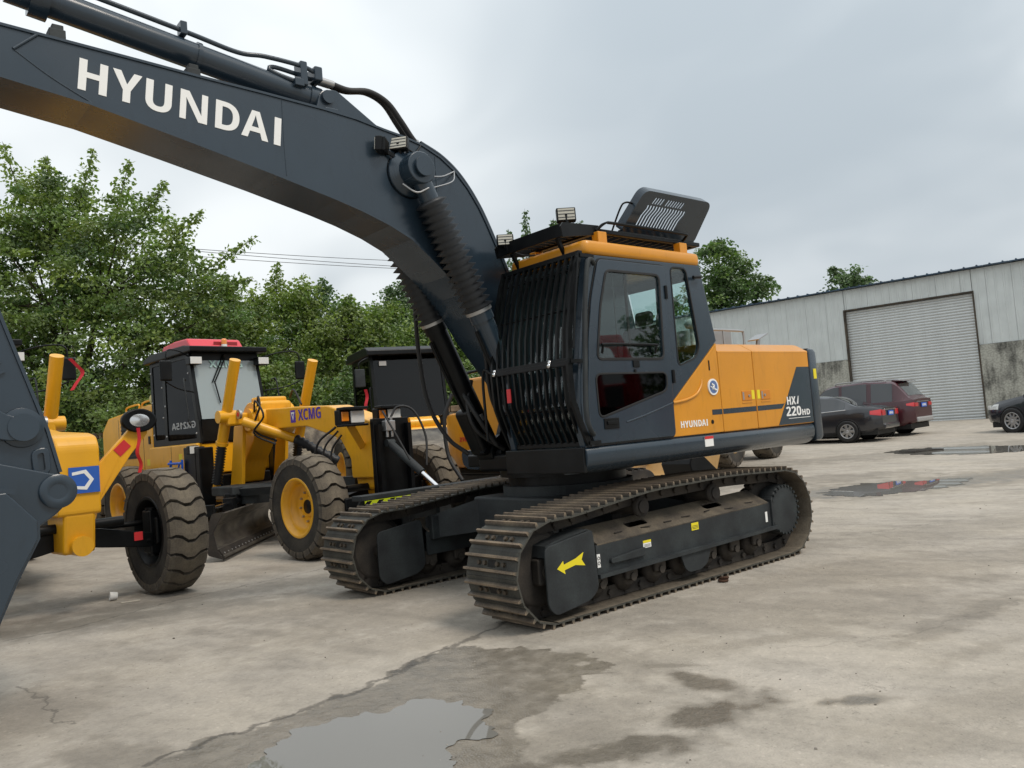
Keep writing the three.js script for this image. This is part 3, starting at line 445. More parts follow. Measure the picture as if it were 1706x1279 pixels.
  M('rear_pane', sheet([[-.725, 2.80], [-.845, 2.185], [-.845, 1.8]], .006, zS + .04, -.415), mat.glass, cab);
  M('windscreen', sheet(fr.map(([x, y]) => [x - .01, y]), .006, zS + .07, -.47), mat.glass, cab);
  M('side_pane', prism(rearWin, zS + .012, zS + .018), mat.glass, cab); M('side_pane', prism(rpoly([[.62, 2.76], [-.55, 2.76], [-.6, 1.75], [.86, 1.75], [.78, 2.3]], .06), -.395, -.39), mat.glass, cab);
  M('rubber_seal', prism(grow(rearWin, .014), zS - .004, zS + .01, 0, [rearWin]), mat.rubber, cab);
  const doorOut = rpoly([[.74, 2.865], [-.115, 2.865], [-.145, 2.80], [-.09, 1.635], [-.085, 1.315], [.965, 1.315], [1.0, 1.45], [.995, 1.68], [.93, 2.2], [.86, 2.52]], .05);
  const dr = M('cab_door', prism(doorOut, zS - .02, zS - .004, .006, [doorWin, lowWin]), S, ex, 'slate cab door with two windows');
  M('door_seal', prism(grow(doorOut, .012), zS - .006, zS - .002, 0, [grow(doorOut, -.004)]), mat.rubber, dr);
  M('window_pane', prism(doorWin, zS - .012, zS - .006), mat.glass, dr); M('window_pane', prism(lowWin, zS - .012, zS - .006), mat.glassDark, dr);
  M('window_trim', [prism(grow(doorWin, .018), zS - .027, zS - .018, .003, [grow(doorWin, -.004)]), prism(grow(lowWin, .014), zS - .026, zS - .018, .003, [grow(lowWin, -.003)])], mat.rubber, dr);
  M('sliding_frame', [bx(.40, .425, 2.03, 2.755, zS - .008, zS + .004), bx(.55, .56, 2.03, 2.755, zS + .006, zS + .012)], mat.rubber, dr);
  M('grab_rail', tube([[.80, 2.06, zS - .03], [.80, 2.12, zS - .05], [.76, 2.135, zS - .05], [.16, 2.135, zS - .05], [.12, 2.12, zS - .05], [.12, 2.06, zS - .03]], .011, 40), mat.black, dr);
  M('door_handle', [bx(.66, .84, 1.43, 1.52, zS - .03, zS - .018, .008), bx(.69, .81, 1.465, 1.495, zS - .04, zS - .028, .004)], mat.black, dr); M('door_lock', [bx(.34, .42, 1.94, 2.0, zS - .034, zS - .018, .006), cyl([.40, 1.91, zS - .03], [.40, 1.91, zS - .018], .014)], mat.black, dr);
  for (const y of [2.62, 1.85]) M('hinge', [cyl([-.115, y - .06, zS - .024], [-.115, y + .06, zS - .024], .016), bx(-.15, -.10, y - .05, y + .05, zS - .02, zS, .004)], mat.black, dr);
  M('door_crease', tube([[.56, 1.475, zS - .018], [.3, 1.525, zS - .018], [-.07, 1.612, zS - .016]], .008), S, dr);
  M('side_handrail', [tube([[.80, 2.82, zS - .02], [.90, 2.83, zS - .09], [.955, 2.80, zS - .10], [1.0, 2.6, zS - .10], [1.04, 2.34, zS - .10], [1.10, 1.8, zS - .10], [1.115, 1.55, zS - .10], [1.08, 1.43, zS - .10], [.97, 1.40, zS - .02]], .021, 70, 9), cyl([.93, 2.44, zS - .015], [1.035, 2.42, zS - .10], .018)], mat.slateDull, ex);
  M('lamp_bracket', [cyl([-.52, 2.78, zS - .04], [-.64, 2.79, zS - .04], .015), cyl([-.58, 2.785, zS - .04], [-.58, 2.785, zS], .01)], mat.black, cab);
  // roof
  { const rp = rpoly([[.875, zS - .012], [-.70, zS - .012], [-.70, -.375], [.875, -.375]], .07); const g = prism(rp, 0, .125, .035); g.rotateX(-Math.PI / 2); g.applyMatrix4(new THREE.Matrix4().makeBasis(V(1, 0, 0), V(0, 1, 0), V(0, 0, -1))); const c = clean(g), w = c.attributes.position.array; for (let i = 0; i < w.length; i += 9) for (let k = 0; k < 3; k++) { const t = w[i + 3 + k]; w[i + 3 + k] = w[i + 6 + k]; w[i + 6 + k] = t; } c.computeVertexNormals(); c.translate(0, 2.903, 0); M('cab_roof', toCreasedNormals(c, .8), O, cab, 'orange cab roof'); }
  // seat, console
  M('seat', [bx(-.30, .22, 1.72, 1.86, -1.12, -.62, .05), at(new RoundedBoxGeometry(.14, .56, .46, 2, .05), -.32, 2.10, -.87, 0, 0, .14), at(new RoundedBoxGeometry(.09, .14, .20, 2, .04), -.38, 2.46, -.87, 0, 0, .1), bx(-.25, .15, 1.32, 1.72, -1.05, -.7, .03)], mat.seat, cab);
  M('seat_trim', [at(new RoundedBoxGeometry(.15, .60, .05, 2, .02), -.31, 2.16, -1.12, 0, 0, .14), at(new RoundedBoxGeometry(.10, .07, .12, 2, .03), -.375, 2.47, -.87, 0, 0, .1)], mat.seat, cab); M('console', [bx(-.2, .3, 1.32, 1.95, -1.26, -1.15, .03), bx(-.2, .3, 1.32, 1.95, -.6, -.48, .03), cyl([.25, 1.95, -1.2], [.29, 2.15, -1.2], .014), cyl([.75, 1.32, -.95], [.68, 1.8, -.95], .02)], mat.seat, cab);
  // ---- front guard: upright bars bent along the windscreen ----
  const up = [[1.165, 2.01], [1.14, 2.25], [1.07, 2.55], [.99, 2.80], [.95, 2.90]], lo = [[1.02, 1.325], [1.10, 1.50], [1.165, 1.68], [1.175, 1.985]];
  const gz0 = -1.37, gz1 = -.37, nb = 13;
  const guardPart = (pr, name) => {
    const f = [sheet(pr, .05, gz0, gz0 + .025), sheet(pr, .05, gz1 - .025, gz1)]; const a = pr[0], b = pr[pr.length - 1];
    f.push(bx(a[0] - .025, a[0] + .02, a[1] - .02, a[1] + .02, gz0, gz1, .004), bx(b[0] - .025, b[0] + .02, b[1] - .02, b[1] + .02, gz0, gz1, .004));
    const gp = M(name, f, mat.black, ex);
    const bg = share(sheet(pr, .03, -.010, .010)); for (let i = 1; i < nb; i++) { const m = M('guard_bar', bg, mat.black, gp); m.position.z = gz0 + (gz1 - gz0) * i / nb; }
    for (const t of name === 'upper_guard' ? [.4, .72] : [.55]) { const k = t * (pr.length - 1), i = k | 0, u = k - i, x = pr[i][0] * (1 - u) + pr[i + 1][0] * u, y = pr[i][1] * (1 - u) + pr[i + 1][1] * u; M('cross_bar', cyl([x - .02, y, gz0], [x - .02, y, gz1], .009), mat.black, gp); }
    for (const z of [gz0 + .22, gz1 - .06]) { const e = name === 'upper_guard' ? a : b; M('bolt', latheZ([[0, -.012], [.018, -.01], [.02, .01], [0, .01]], 0, 0, 0, 12).rotateY(Math.PI / 2).translate(e[0] + .028, e[1], z), mat.chrome, gp); }
    return gp;
  };
  guardPart(up, 'upper_guard'); const lg = guardPart(lo, 'lower_guard');
  M('guard_tag', bx(1.19, 1.198, 1.72, 1.84, -.63, -.58), mat.red, lg); for (const g of [tube([[1.0, 2.85, -1.39], [1.08, 2.5, -1.40], [1.15, 2.1, -1.40]], .010), tube([[1.17, 2.0, gz1], [1.16, 2.0, -.22], [1.16, 1.4, -.22]], .014, 30), bar([1.0, 1.98, gz1], [1.17, 1.98, gz1], .03, .03), bar([.95, 1.5, gz1], [1.1, 1.5, gz1], .03, .03), bar([1.0, 2.0, gz0], [1.17, 2.0, gz0], .03, .02), bar([.8, 2.88, gz0], [.96, 2.88, gz0], .03, .02), bar([.8, 2.88, gz1], [.96, 2.88, gz1], .03, .02), bar([.9, 1.33, gz0], [1.03, 1.33, gz0], .03, .02)]) M('guard_strut', g, mat.black, ex);
  // ---- roof guard, raised hatch ----
  const rg = M('roof_guard', [bx(-.88, .58, 3.135, 3.175, -1.24, -1.19, .008), bx(-.88, .58, 3.135, 3.175, -.45, -.40, .008), bx(-.88, -.83, 3.135, 3.175, -1.19, -.45), bx(.53, .58, 3.135, 3.175, -1.19, -.45)], mat.black, ex);
  for (let i = 0; i < 12; i++) M('slat', bx(-.76 + i * .108, -.745 + i * .108, 3.13, 3.18, -1.19, -.45), mat.black, rg);
  for (const [x, z] of [[.57, -1.26], [-.55, -1.26], [.57, -.44], [-.55, -.44]]) M('guard_post', bx(x - .055, x + .055, 3.01, 3.135, z - .03, z + .05, .008), O, rg);
  M('roof_rail', tube([[.60, 3.15, -1.25], [.55, 3.2, -1.30], [.42, 3.215, -1.31], [-.5, 3.215, -1.31], [-.6, 3.2, -1.29], [-.62, 3.17, -1.23]], .014, 40), mat.black, rg);
  // sloping visor guard in front of the roof
  const vis = M('visor_guard', [prism([[.5, 3.13], [.56, 3.20], [.99, 3.185], [1.02, 3.15], [1.0, 3.06], [.7, 3.10]], -1.24, -1.225), prism([[.5, 3.13], [.56, 3.20], [.99, 3.185], [1.02, 3.15], [1.0, 3.06], [.7, 3.10]], -.37, -.355), bx(.98, 1.0, 3.07, 3.18, -1.225, -.37), bx(.56, .61, 3.15, 3.2, -1.2, -.4)], mat.black, ex);
  for (let i = 1; i < 10; i++) M('slat', sheet([[.6, 3.165], [.80, 3.165], [.99, 3.15]], .04, -1.2 + .08 * i - .006, -1.2 + .08 * i + .006), mat.black, vis);
  M('visor_bracket', [bar([.86, 2.95, -1.1], [.94, 3.09, -1.1], .03, .03), bar([.86, 2.95, -.5], [.94, 3.09, -.5], .03, .03)], mat.black, vis);
  { // hatch lid: shallow tray leaning outwards, bent slots through it
    const W = 1.10, H = .42, th = .012; const slots = [];
    for (let i = 0; i < 14; i++) { const x = .17 + i * .041, k = .0135; const q = [[0, .07], [.012, .18], [.045, .25], [.045, .285]].map(([dx, y]) => [x + dx + (y > .2 ? .0 : 0), y]); slots.push([...q.map(p => [p[0] - k, p[1]]), ...q.slice().reverse().map(p => [p[0] + k, p[1]])]); }
    for (let i = 0; i < 12; i++) { const x = .255 + i * .037; if (i === 4) continue; slots.push([[x - .012, .303], [x + .012, .303], [x + .035, .365], [x + .011, .365]]); }
    const out2 = rpoly([[0, 0, .03], [W, 0, .03], [W - .02, H, .09], [.08, H, .09]], .05, 6);
    const lid = prism(out2, 0, th, 0, slots), rim = prism(out2, -.075, 0, 0, [grow(out2, -.014)]);
    const m4 = new THREE.Matrix4().makeBasis(V(-1, 0, 0), V(0, .77, -.64).normalize(), V(-1, 0, 0).cross(V(0, .77, -.64).normalize())).setPosition(.10, 3.24, -1.08);
    const lg2 = [lid, rim].map(g => { g = clean(g); g.applyMatrix4(m4); return g; });
    M('roof_hatch', lg2, mat.slate, ex, 'raised roof hatch lid with bent slots'); M('hatch_stay', [tube([[.18, 3.18, -1.02], [.16, 3.42, -1.16], [.12, 3.47, -1.2], [.02, 3.46, -1.22]], .009, 20), bx(-1.0, .1, 3.18, 3.25, -1.09, -1.05, .01)], mat.black, ex);
  }
  // ---- work lamps ----
  const workLamp = (p, yaw, tilt, s, foot) => {
    const q = new THREE.Quaternion().setFromEuler(new THREE.Euler(tilt, yaw, 0, 'YXZ')); const place = g => { g = clean(g); g.applyQuaternion(q); g.translate(...p); return g; };
    const gs = [place(bx(-.085 * s, .085 * s, -.062 * s, .062 * s, -.06 * s, .0, .01)), bar(p, foot, .03, .02)]; for (let i = 0; i < 5; i++) gs.push(place(bx((-.07 + i * .033) * s, (-.062 + i * .033) * s, -.055 * s, .055 * s, -.085 * s, -.06 * s)));
    const h = M('work_lamp', gs, mat.black, ex); M('lens', place(bx(-.072 * s, .072 * s, -.05 * s, .05 * s, 0, .006 * s)), mat.lensDim, h); M('led_grid', [-.5, 0, .5].map(k => place(bx(-.07 * s, .07 * s, k * .06 * s - .003, k * .06 * s + .003, .006 * s, .009 * s))), mat.blackGloss, h);
  };
  const yCam = Math.atan2(5.67, -6); // towards the viewer's side
  workLamp([.80, 3.31, -1.1], Math.PI * .80, -.1, 1, [.80, 3.18, -1.1]); workLamp([1.02, 3.20, -.52], Math.PI * .80, -.15, .9, [1.0, 3.08, -.52]);
  workLamp([1.93, 4.02, -.27], Math.PI * .72, -.25, 1, [1.90, 3.93, -.26]); workLamp([2.12, 3.97, -.24], Math.PI * .25, -.1, 1, [1.97, 3.90, -.26]);
  M('lamp_cable', [tube([[1.02, 3.14, -.5], [.9, 3.05, -.6], [.8, 3.02, -.8]], .008), tube([[1.87, 4.0, -.28], [1.75, 3.97, -.25], [1.66, 4.06, -.23]], .007)], mat.rubber, ex);

  // ---- boom ----
  const top = [[5.95, 4.20], [5.4, 4.30], [4.83, 4.305], [4.2, 4.275], [3.6, 4.245], [3.1, 4.225], [2.59, 4.20], [2.3, 4.175], [2.04, 4.13], [1.83, 4.10], [1.65, 4.06], [1.46, 3.98], [1.3, 3.87], [1.17, 3.73], [1.06, 3.57], [.985, 3.43], [.91, 3.27], [.78, 2.98], [.6, 2.55], [.40, 2.1], [.22, 1.90]];
  const bot = [[.02, 1.68], [.12, 1.55], [.30, 1.53], [.48, 1.66], [.78, 2.0], [1.07, 2.36], [1.2, 2.56], [1.34, 2.74], [1.48, 2.90], [1.64, 3.04], [1.84, 3.20], [2.05, 3.30], [2.3, 3.39], [2.54, 3.46], [3.09, 3.60], [3.75, 3.755], [4.33, 3.885], [4.84, 3.96], [5.4, 3.98], [5.85, 3.96], [5.98, 4.08]];
  const hw = .225;
  const boom = M('boom', [prism([...top, ...bot], -hw, hw), sheet(top, .018, -hw - .012, hw + .012), sheet(bot, .020, -hw - .022, hw + .022), cyl([.2, 1.7, -.27], [.2, 1.7, .27], .13, .13, 24), cyl([5.86, 4.08, -.3], [5.86, 4.08, .3], .13, .13, 24)], S, ex);
  for (const [x, y0, y1] of [[2.95, 3.60, 4.20], [1.52, 2.98, 3.98], [5.2, 3.99, 4.29]]) M('weld_seam', tube([[x, y0, -hw - .001], [x + .004, (y0 + y1) / 2, -hw - .001], [x, y1, -hw - .001]], .0045, 14, 5), S, boom);
  M('weld_seam', [tube([[4.62, 4.29, -hw - .002], [4.76, 4.16, -hw - .002]], .012, 8, 5), tube([[4.76, 4.16, -hw - .001], [4.55, 4.02, -hw - .001], [4.28, 3.88, -hw - .001]], .005, 16, 5)], S, boom);
  M('lettering', maker(1.42, .222).map(g => onSide(g, 4.40, 3.975, -hw, -.105)), mat.white, boom, 'large white maker name along the boom');
  const bosses = []; for (const s of [-1, 1]) bosses.push(latheZ([[0, .40], [.065, .40], [.07, .395], [.10, .37], [.125, .31], [.20, .26], [.215, hw], [0, hw]].map(([r, z]) => [r, z * s]), 1.82, 3.77, 0, 36));
  M('pin_boss', bosses, S, boom); M('cylinder_pin', cyl([1.82, 3.77, -.475], [1.82, 3.77, .475], .06, .06, 20), S, boom);
  M('pin_retainer', cyl([1.82, 3.77, -.49], [1.82, 3.77, -.47], .085, .085, 20), S, boom);
  for (const [x, y] of [[4.50, 4.33], [3.62, 4.27]]) M('pipe_clamp', [bx(x - .05, x + .05, y - .03, y + .035, -.22, -.12, .006), bx(x - .04, x + .03, y + .03, y + .07, -.21, -.13, .006)], mat.slateDull, boom);
  // cylinder foot bracket on the boom back
  M('arm_cylinder_bracket', [prism(rpoly([[2.62, 4.19, .001], [2.56, 4.40], [2.42, 4.44], [1.86, 4.09, .001]], .05), -.13, -.085, .008), prism(rpoly([[2.62, 4.19, .001], [2.56, 4.40], [2.42, 4.44], [1.86, 4.09, .001]], .05), .085, .13, .008), cyl([2.5, 4.35, -.16], [2.5, 4.35, .16], .055, .055, 20), bx(2.44, 2.56, 4.19, 4.24, -.2, -.13, .01)], S, boom);
  // boom cylinders with rubber boots
  for (const s of [-1, 1]) {
    const z = s * .36, a = [.66, 1.27, z], b = [1.82, 3.77, z], at01 = t => [a[0] + (b[0] - a[0]) * t, a[1] + (b[1] - a[1]) * t, z];
    const c = M('boom_cylinder', [cyl(at01(.02), at01(.50), .098, .098, 24), cyl(at01(.485), at01(.52), .112, .112, 24), cyl([a[0], a[1], z - .12], [a[0], a[1], z + .12], .10, .10, 20), cyl([a[0], a[1], z - .2], [a[0], a[1], z + .2], .05, .05, 16)], s < 0 ? S : mat.black, ex);
    M('rod_end', [latheZ([[.001, -.09], [.13, -.09], [.14, -.08], [.14, .08], [.13, .09], [.001, .09]], b[0], b[1], z, 24), cyl(at01(.86), at01(.97), .085, .085, 16)], S, c);
    M('rod_boot', bellows(at01(.52), at01(.90), .088, .150, 17, 20), mat.boot, c); M('boot_strap', cyl(at01(.515), at01(.53), .122, .122, 20), mat.zinc, c);
    M('cylinder_pipe', [tube([at01(.08), at01(.1)].map(p => [p[0] + .1, p[1], p[2]]).concat([at01(.3), at01(.46)].map(p => [p[0] + .115, p[1] - .04, p[2]])), .018, 30)], mat.black, c);
  }
  // guard box and hoses round the cylinder feet
  M('hose_cover', [at(new RoundedBoxGeometry(.16, .50, .24, 2, .05), .83, 1.50, .40, 0, 0, -.42)], mat.black, ex);
  M('feed_hose', [tube([[.78, 1.98, .62], [.9, 2.0, .5], [1.0, 1.86, .3], [.95, 1.6, .15], [.8, 1.35, .1]], .026, 40, 8), tube([[1.35, 2.75, .52], [1.25, 2.3, .66], [1.15, 1.8, .70], [1.0, 1.45, .62], [.85, 1.28, .5]], .022, 40, 8), tube([[.9, 2.0, .30], [1.0, 1.75, .26], [.95, 1.5, .2], [.7, 1.3, .12]], .02, 30, 8), tube([[1.2, 2.55, -.30], [1.08, 2.2, -.18], [1.0, 1.8, -.12], [.8, 1.5, -.05]], .02, 30, 8)], mat.rubber, ex); for (const g of [cyl([.86, 1.66, .26], [.84, 1.60, .26], .03), cyl([.93, 1.72, .3], [.90, 1.66, .3], .028)]) M('hose_fitting', g, mat.zinc, ex);
  // pipes and hoses along the boom back
  const bk = (pts, dz, r, d = .035) => tube(pts.map(([x, y], i) => { const a = pts[Math.max(0, i - 1)], b = pts[Math.min(pts.length - 1, i + 1)]; const l = Math.hypot(b[0] - a[0], b[1] - a[1]); return [x + (b[1] - a[1]) / l * -d * -1, y + (a[0] - b[0]) / l * d, dz]; }), r, 60, 8);
  const back = [[1.66, 4.06], [1.46, 3.98], [1.3, 3.87], [1.17, 3.73], [1.06, 3.57], [.985, 3.43], [.91, 3.27], [.78, 2.98], [.62, 2.6]];
  M('boom_pipe', [bk(back, -.20, .018), bk(back, -.14, .018), bk(back, -.06, .018), bk(back, .1, .018)], S, boom);
  for (const i of [2, 5]) M('pipe_clamp', at(new THREE.BoxGeometry(.06, .07, .42), back[i][0] + .03, back[i][1] + .03, 0, 0, 0, -.9), mat.slateDull, boom);
  M('grease_line', [tube([[1.32, 3.87, -.235], [1.5, 3.78, -.30], [1.7, 3.72, -.40]], .007), tube([[1.32, 3.86, -.235], [1.45, 3.72, -.36], [1.74, 3.60, -.43]], .006), tube([[1.95, 3.64, -.33], [1.86, 3.56, -.40], [1.76, 3.60, -.44]], .009)], mat.zinc, boom);
  for (const z of [-.10, -.03]) M('boom_hose', tube([[2.44, 4.52 + z * .3, z], [2.28, 4.50 + z * .3, z], [2.08, 4.53 + z * .3, z], [1.90, 4.47 + z * .3, z], [1.77, 4.30, z], [1.66, 4.16, z], [1.56, 4.07, z]], .026, 50, 9), mat.rubber, ex); for (const g of [...[-.10, -.03].flatMap(z => [cyl([2.54, 4.53 + z * .3, z], [2.42, 4.52 + z * .3, z], .030, .03, 10), cyl([1.63, 4.14, z], [1.53, 4.03, z], .03, .03, 10)])]) M('hose_fitting', g, mat.zinc, ex);
  // arm cylinder along the top of the boom
  const c0 = V(2.50, 4.35, 0), c1 = V(5.0, 4.72, 0), cAt = t => c0.clone().lerp(c1, t);
  const ac = M('arm_cylinder', [cyl(cAt(.03), cAt(.83), .10, .10, 28), cyl(cAt(.80), cAt(.845), .135, .135, 24), cyl(cAt(.845), cAt(.90), .10, .10, 24), cyl(cAt(.01), cAt(.05), .115, .115, 20), cyl(cAt(.40), cAt(.412), .112, .112, 24)], S, ex);
  M('cylinder_rod', cyl(cAt(.88), [6.25, 4.92, 0], .05, .05, 18), mat.chrome, ac);
  M('cylinder_pipe', [tube([[2.56, 4.55, -.10], [2.7, 4.585, -.10], [3.0, 4.60, -.08], [3.22, 4.59, -.06], [3.6, 4.655, -.05], [4.4, 4.775, -.04], [4.62, 4.80, -.03]], .019, 60, 8), tube([[2.56, 4.52, -.03], [2.75, 4.54, -.04], [2.92, 4.545, -.05], [2.96, 4.51, -.06], [2.86, 4.47, -.08], [2.7, 4.44, -.10]], .019, 40, 8), bx(2.66, 2.72, 4.42, 4.62, -.13, 0, .01), bx(2.53, 2.60, 4.48, 4.60, -.14, .02, .012), bx(3.60, 3.65, 4.62, 4.72, -.09, 0, .008), bx(2.7, 2.78, 4.40, 4.46, -.14, -.06, .006)], S, ac);
  // ---- arm, linkage and bucket, folded in towards the machine ----
  const armPts = rpoly([[6.30, 4.98], [5.72, 4.45], [5.44, 4.0], [4.905, 2.5], [4.66, 1.72], [4.585, 1.38], [4.60, 1.22], [4.74, 1.22], [4.95, 1.55], [5.34, 2.5], [5.95, 3.9], [6.42, 4.9]], .05);
  const arm = M('arm', [prism(armPts, -.17, .17, .012), sheet([[5.44, 4.0], [4.905, 2.5], [4.66, 1.72], [4.60, 1.45]], .02, -.185, .185), cyl([4.80, 1.745, -.24], [4.80, 1.745, .24], .085, .085, 24), latheZ([[.001, -.20], [.12, -.20], [.125, -.17], [.001, -.17]], 4.80, 1.745, 0, 24), cyl([4.645, 1.335, -.33], [4.645, 1.335, .33], .085, .085, 24), cyl([6.28, 4.92, -.2], [6.28, 4.92, .2], .1, .1, 20)], S, ex);
  M('hand_strap', [bar([4.88, 2.10, -.18], [5.04, 2.02, -.18], .014, .02), bar([4.90, 2.16, -.18], [5.07, 2.08, -.18], .014, .02)], S, arm); M('arm_port', [prism(rpoly([[4.66, 1.62], [4.76, 1.60], [4.75, 1.43], [4.65, 1.45]], .05), -.195, -.17, .006, [rpoly([[4.685, 1.59], [4.735, 1.58], [4.725, 1.455], [4.675, 1.465]], .024)])], S, arm);
  for (const s of [-1, 1]) M('bucket_link', prism(rpoly([[4.72, 1.80], [4.86, 1.81], [5.05, 1.95], [5.3, 2.02], [5.42, 1.95], [5.42, 1.86], [5.2, 1.80], [5.0, 1.70], [4.86, 1.66], [4.74, 1.68]], .06), s * .21 - .018, s * .21 + .018, .006), S, ex);
  M('bucket_cylinder', [cyl([5.38, 1.92, 0], [5.75, 3.2, 0], .07), cyl([5.6, 2.7, 0], [6.2, 4.5, 0], .10, .10, 20)], S, ex);
  const buck = [[4.80, 1.18], [4.80, 1.08], [4.92, .85], [5.02, .62], [5.16, .45], [5.36, .36], [5.62, .36], [5.85, .46], [6.12, .66], [6.36, .86]];
  const bk2 = M('bucket', [sheet(buck, .03, -.52, .52), ...[-1, 1].map(s => prism([...buck, [6.3, .98], [5.5, 1.34], [4.95, 1.36]], s * .53 - .016, s * .53 + .016, .006)), ...[-1, 1].map(s => prism(rpoly([[4.56, 1.34], [4.62, 1.43], [5.0, 1.55], [5.45, 1.62], [5.5, 1.42], [5.2, 1.22], [4.86, 1.06], [4.62, 1.22]], .06), s * .28 - .03, s * .28 + .03, .008)), ...[-1, 1].map(s => latheZ([[.001, .31 * s], [.10, .31 * s], [.105, .335 * s], [.05, .335 * s], [.045, .32 * s], [.001, .32 * s]], 4.645, 1.335, 0, 28)), sheet([[4.9, 1.36], [5.2, 1.42], [5.5, 1.34]], .03, -.52, .52)], S, ex);
  for (let i = 0; i < 5; i++) M('bucket_tooth', [prism([[6.30, .78], [6.36, .90], [6.62, 1.02]], -.50 + i * .225, -.40 + i * .225)], mat.chain, bk2);
}

// ================= wheels =================
// axle along z, outside is +z
function wheelParts(r, w, rim, nl, amp, depth = .05) {
  const h = w / 2;
  const tyre = share([latheZ([[rim, -h * .82], [rim + .03, -h * .9], [r * .80, -h * 1.0], [r * .93, -h * .98], [r - depth * .9, -h * .86], [r - depth, -h * .5], [r - depth, h * .5], [r - depth * .9, h * .86], [r * .93, h * .98], [r * .80, h * 1.0], [rim + .03, h * .9], [rim, h * .82]], 0, 0, 0, 48)]);
  const zs = [-1, -.82, -.5, -.17, .17, .5, .82, 1], dA = 2 * Math.PI / nl, P4 = [], push = (...q) => { for (const k of [0, 1, 2, 0, 2, 3]) P4.push(...q[k]); };
  const pt = (z, e, lvl) => { const sh = Math.abs(z) > .9; const rad = lvl ? (sh ? r - .045 : r - .012 * z * z) : (sh ? r - .12 : r - depth - .01); const a = amp * Math.cos(z * Math.PI * 1.35) + e * dA * (lvl ? .40 : .44); return [rad * Math.sin(a), rad * Math.cos(a), z * h * (sh ? 1.04 : 1.0)]; };
  for (let i = 0; i + 1 < zs.length; i++) { const a = zs[i], b = zs[i + 1]; push(pt(a, -1, 1), pt(b, -1, 1), pt(b, 1, 1), pt(a, 1, 1)); push(pt(a, -1, 0), pt(b, -1, 0), pt(b, -1, 1), pt(a, -1, 1)); push(pt(a, 1, 1), pt(b, 1, 1), pt(b, 1, 0), pt(a, 1, 0)); }
  push(pt(-1, -1, 0), pt(-1, -1, 1), pt(-1, 1, 1), pt(-1, 1, 0)); push(pt(1, 1, 0), pt(1, 1, 1), pt(1, -1, 1), pt(1, -1, 0));
  let g = new THREE.BufferGeometry(); g.setAttribute('position', new THREE.Float32BufferAttribute(P4, 3)); g.computeVertexNormals();
  const lug = share([g]);
  // outward winding check is not needed: both faces are drawn
  const R = rim + .01;
  const rimG = share([latheZ([[R + .015, h * .86], [R, h * .93], [R - .03, h * .90], [R - .045, h * .62], [R - .075, h * .55], [R - .09, -h * .05], [R * .35, -h * .12], [R * .32, h * .05], [.001, h * .07]], 0, 0, 0, 40), latheZ([[R + .015, -h * .86], [R, -h * .93], [R - .03, -h * .9], [R - .06, -h * .2], [R - .09, -h * .1]], 0, 0, 0, 40)]);
  const nuts = []; for (let k = 0; k < 10; k++) { const a = k / 5 * Math.PI; nuts.push(cyl([R * .52 * Math.cos(a), R * .52 * Math.sin(a), -h * .1], [R * .52 * Math.cos(a), R * .52 * Math.sin(a), h * .06], .016, .014, 6)); }
  return { tyre, lug, rimG, nuts: share(nuts), hub: share([latheZ([[.001, h * .12], [R * .24, h * .10], [R * .26, -.02]], 0, 0, 0, 20)]), nl };
}
function addWheel(parent, wp, x, y, z, yaw, rimMat, tiltSpin = 0, hubMat = mat.black) {
  const t = M('wheel', wp.tyre, mat.tyre, parent); t.position.set(x, y, z); t.rotation.set(0, yaw, 0); t.rotateZ(tiltSpin);
  for (let k = 0; k < wp.nl; k++) { const l = M('tread_lug', wp.lug, mat.tread, t); l.rotation.z = k / wp.nl * 2 * Math.PI; }
  M('rim', wp.rimG, rimMat, t); M('wheel_nuts', wp.nuts, mat.zinc, t); M('hub', wp.hub, hubMat, t); return t;
}
const gw = wheelParts(.69, .40, .375, 22, -.06);

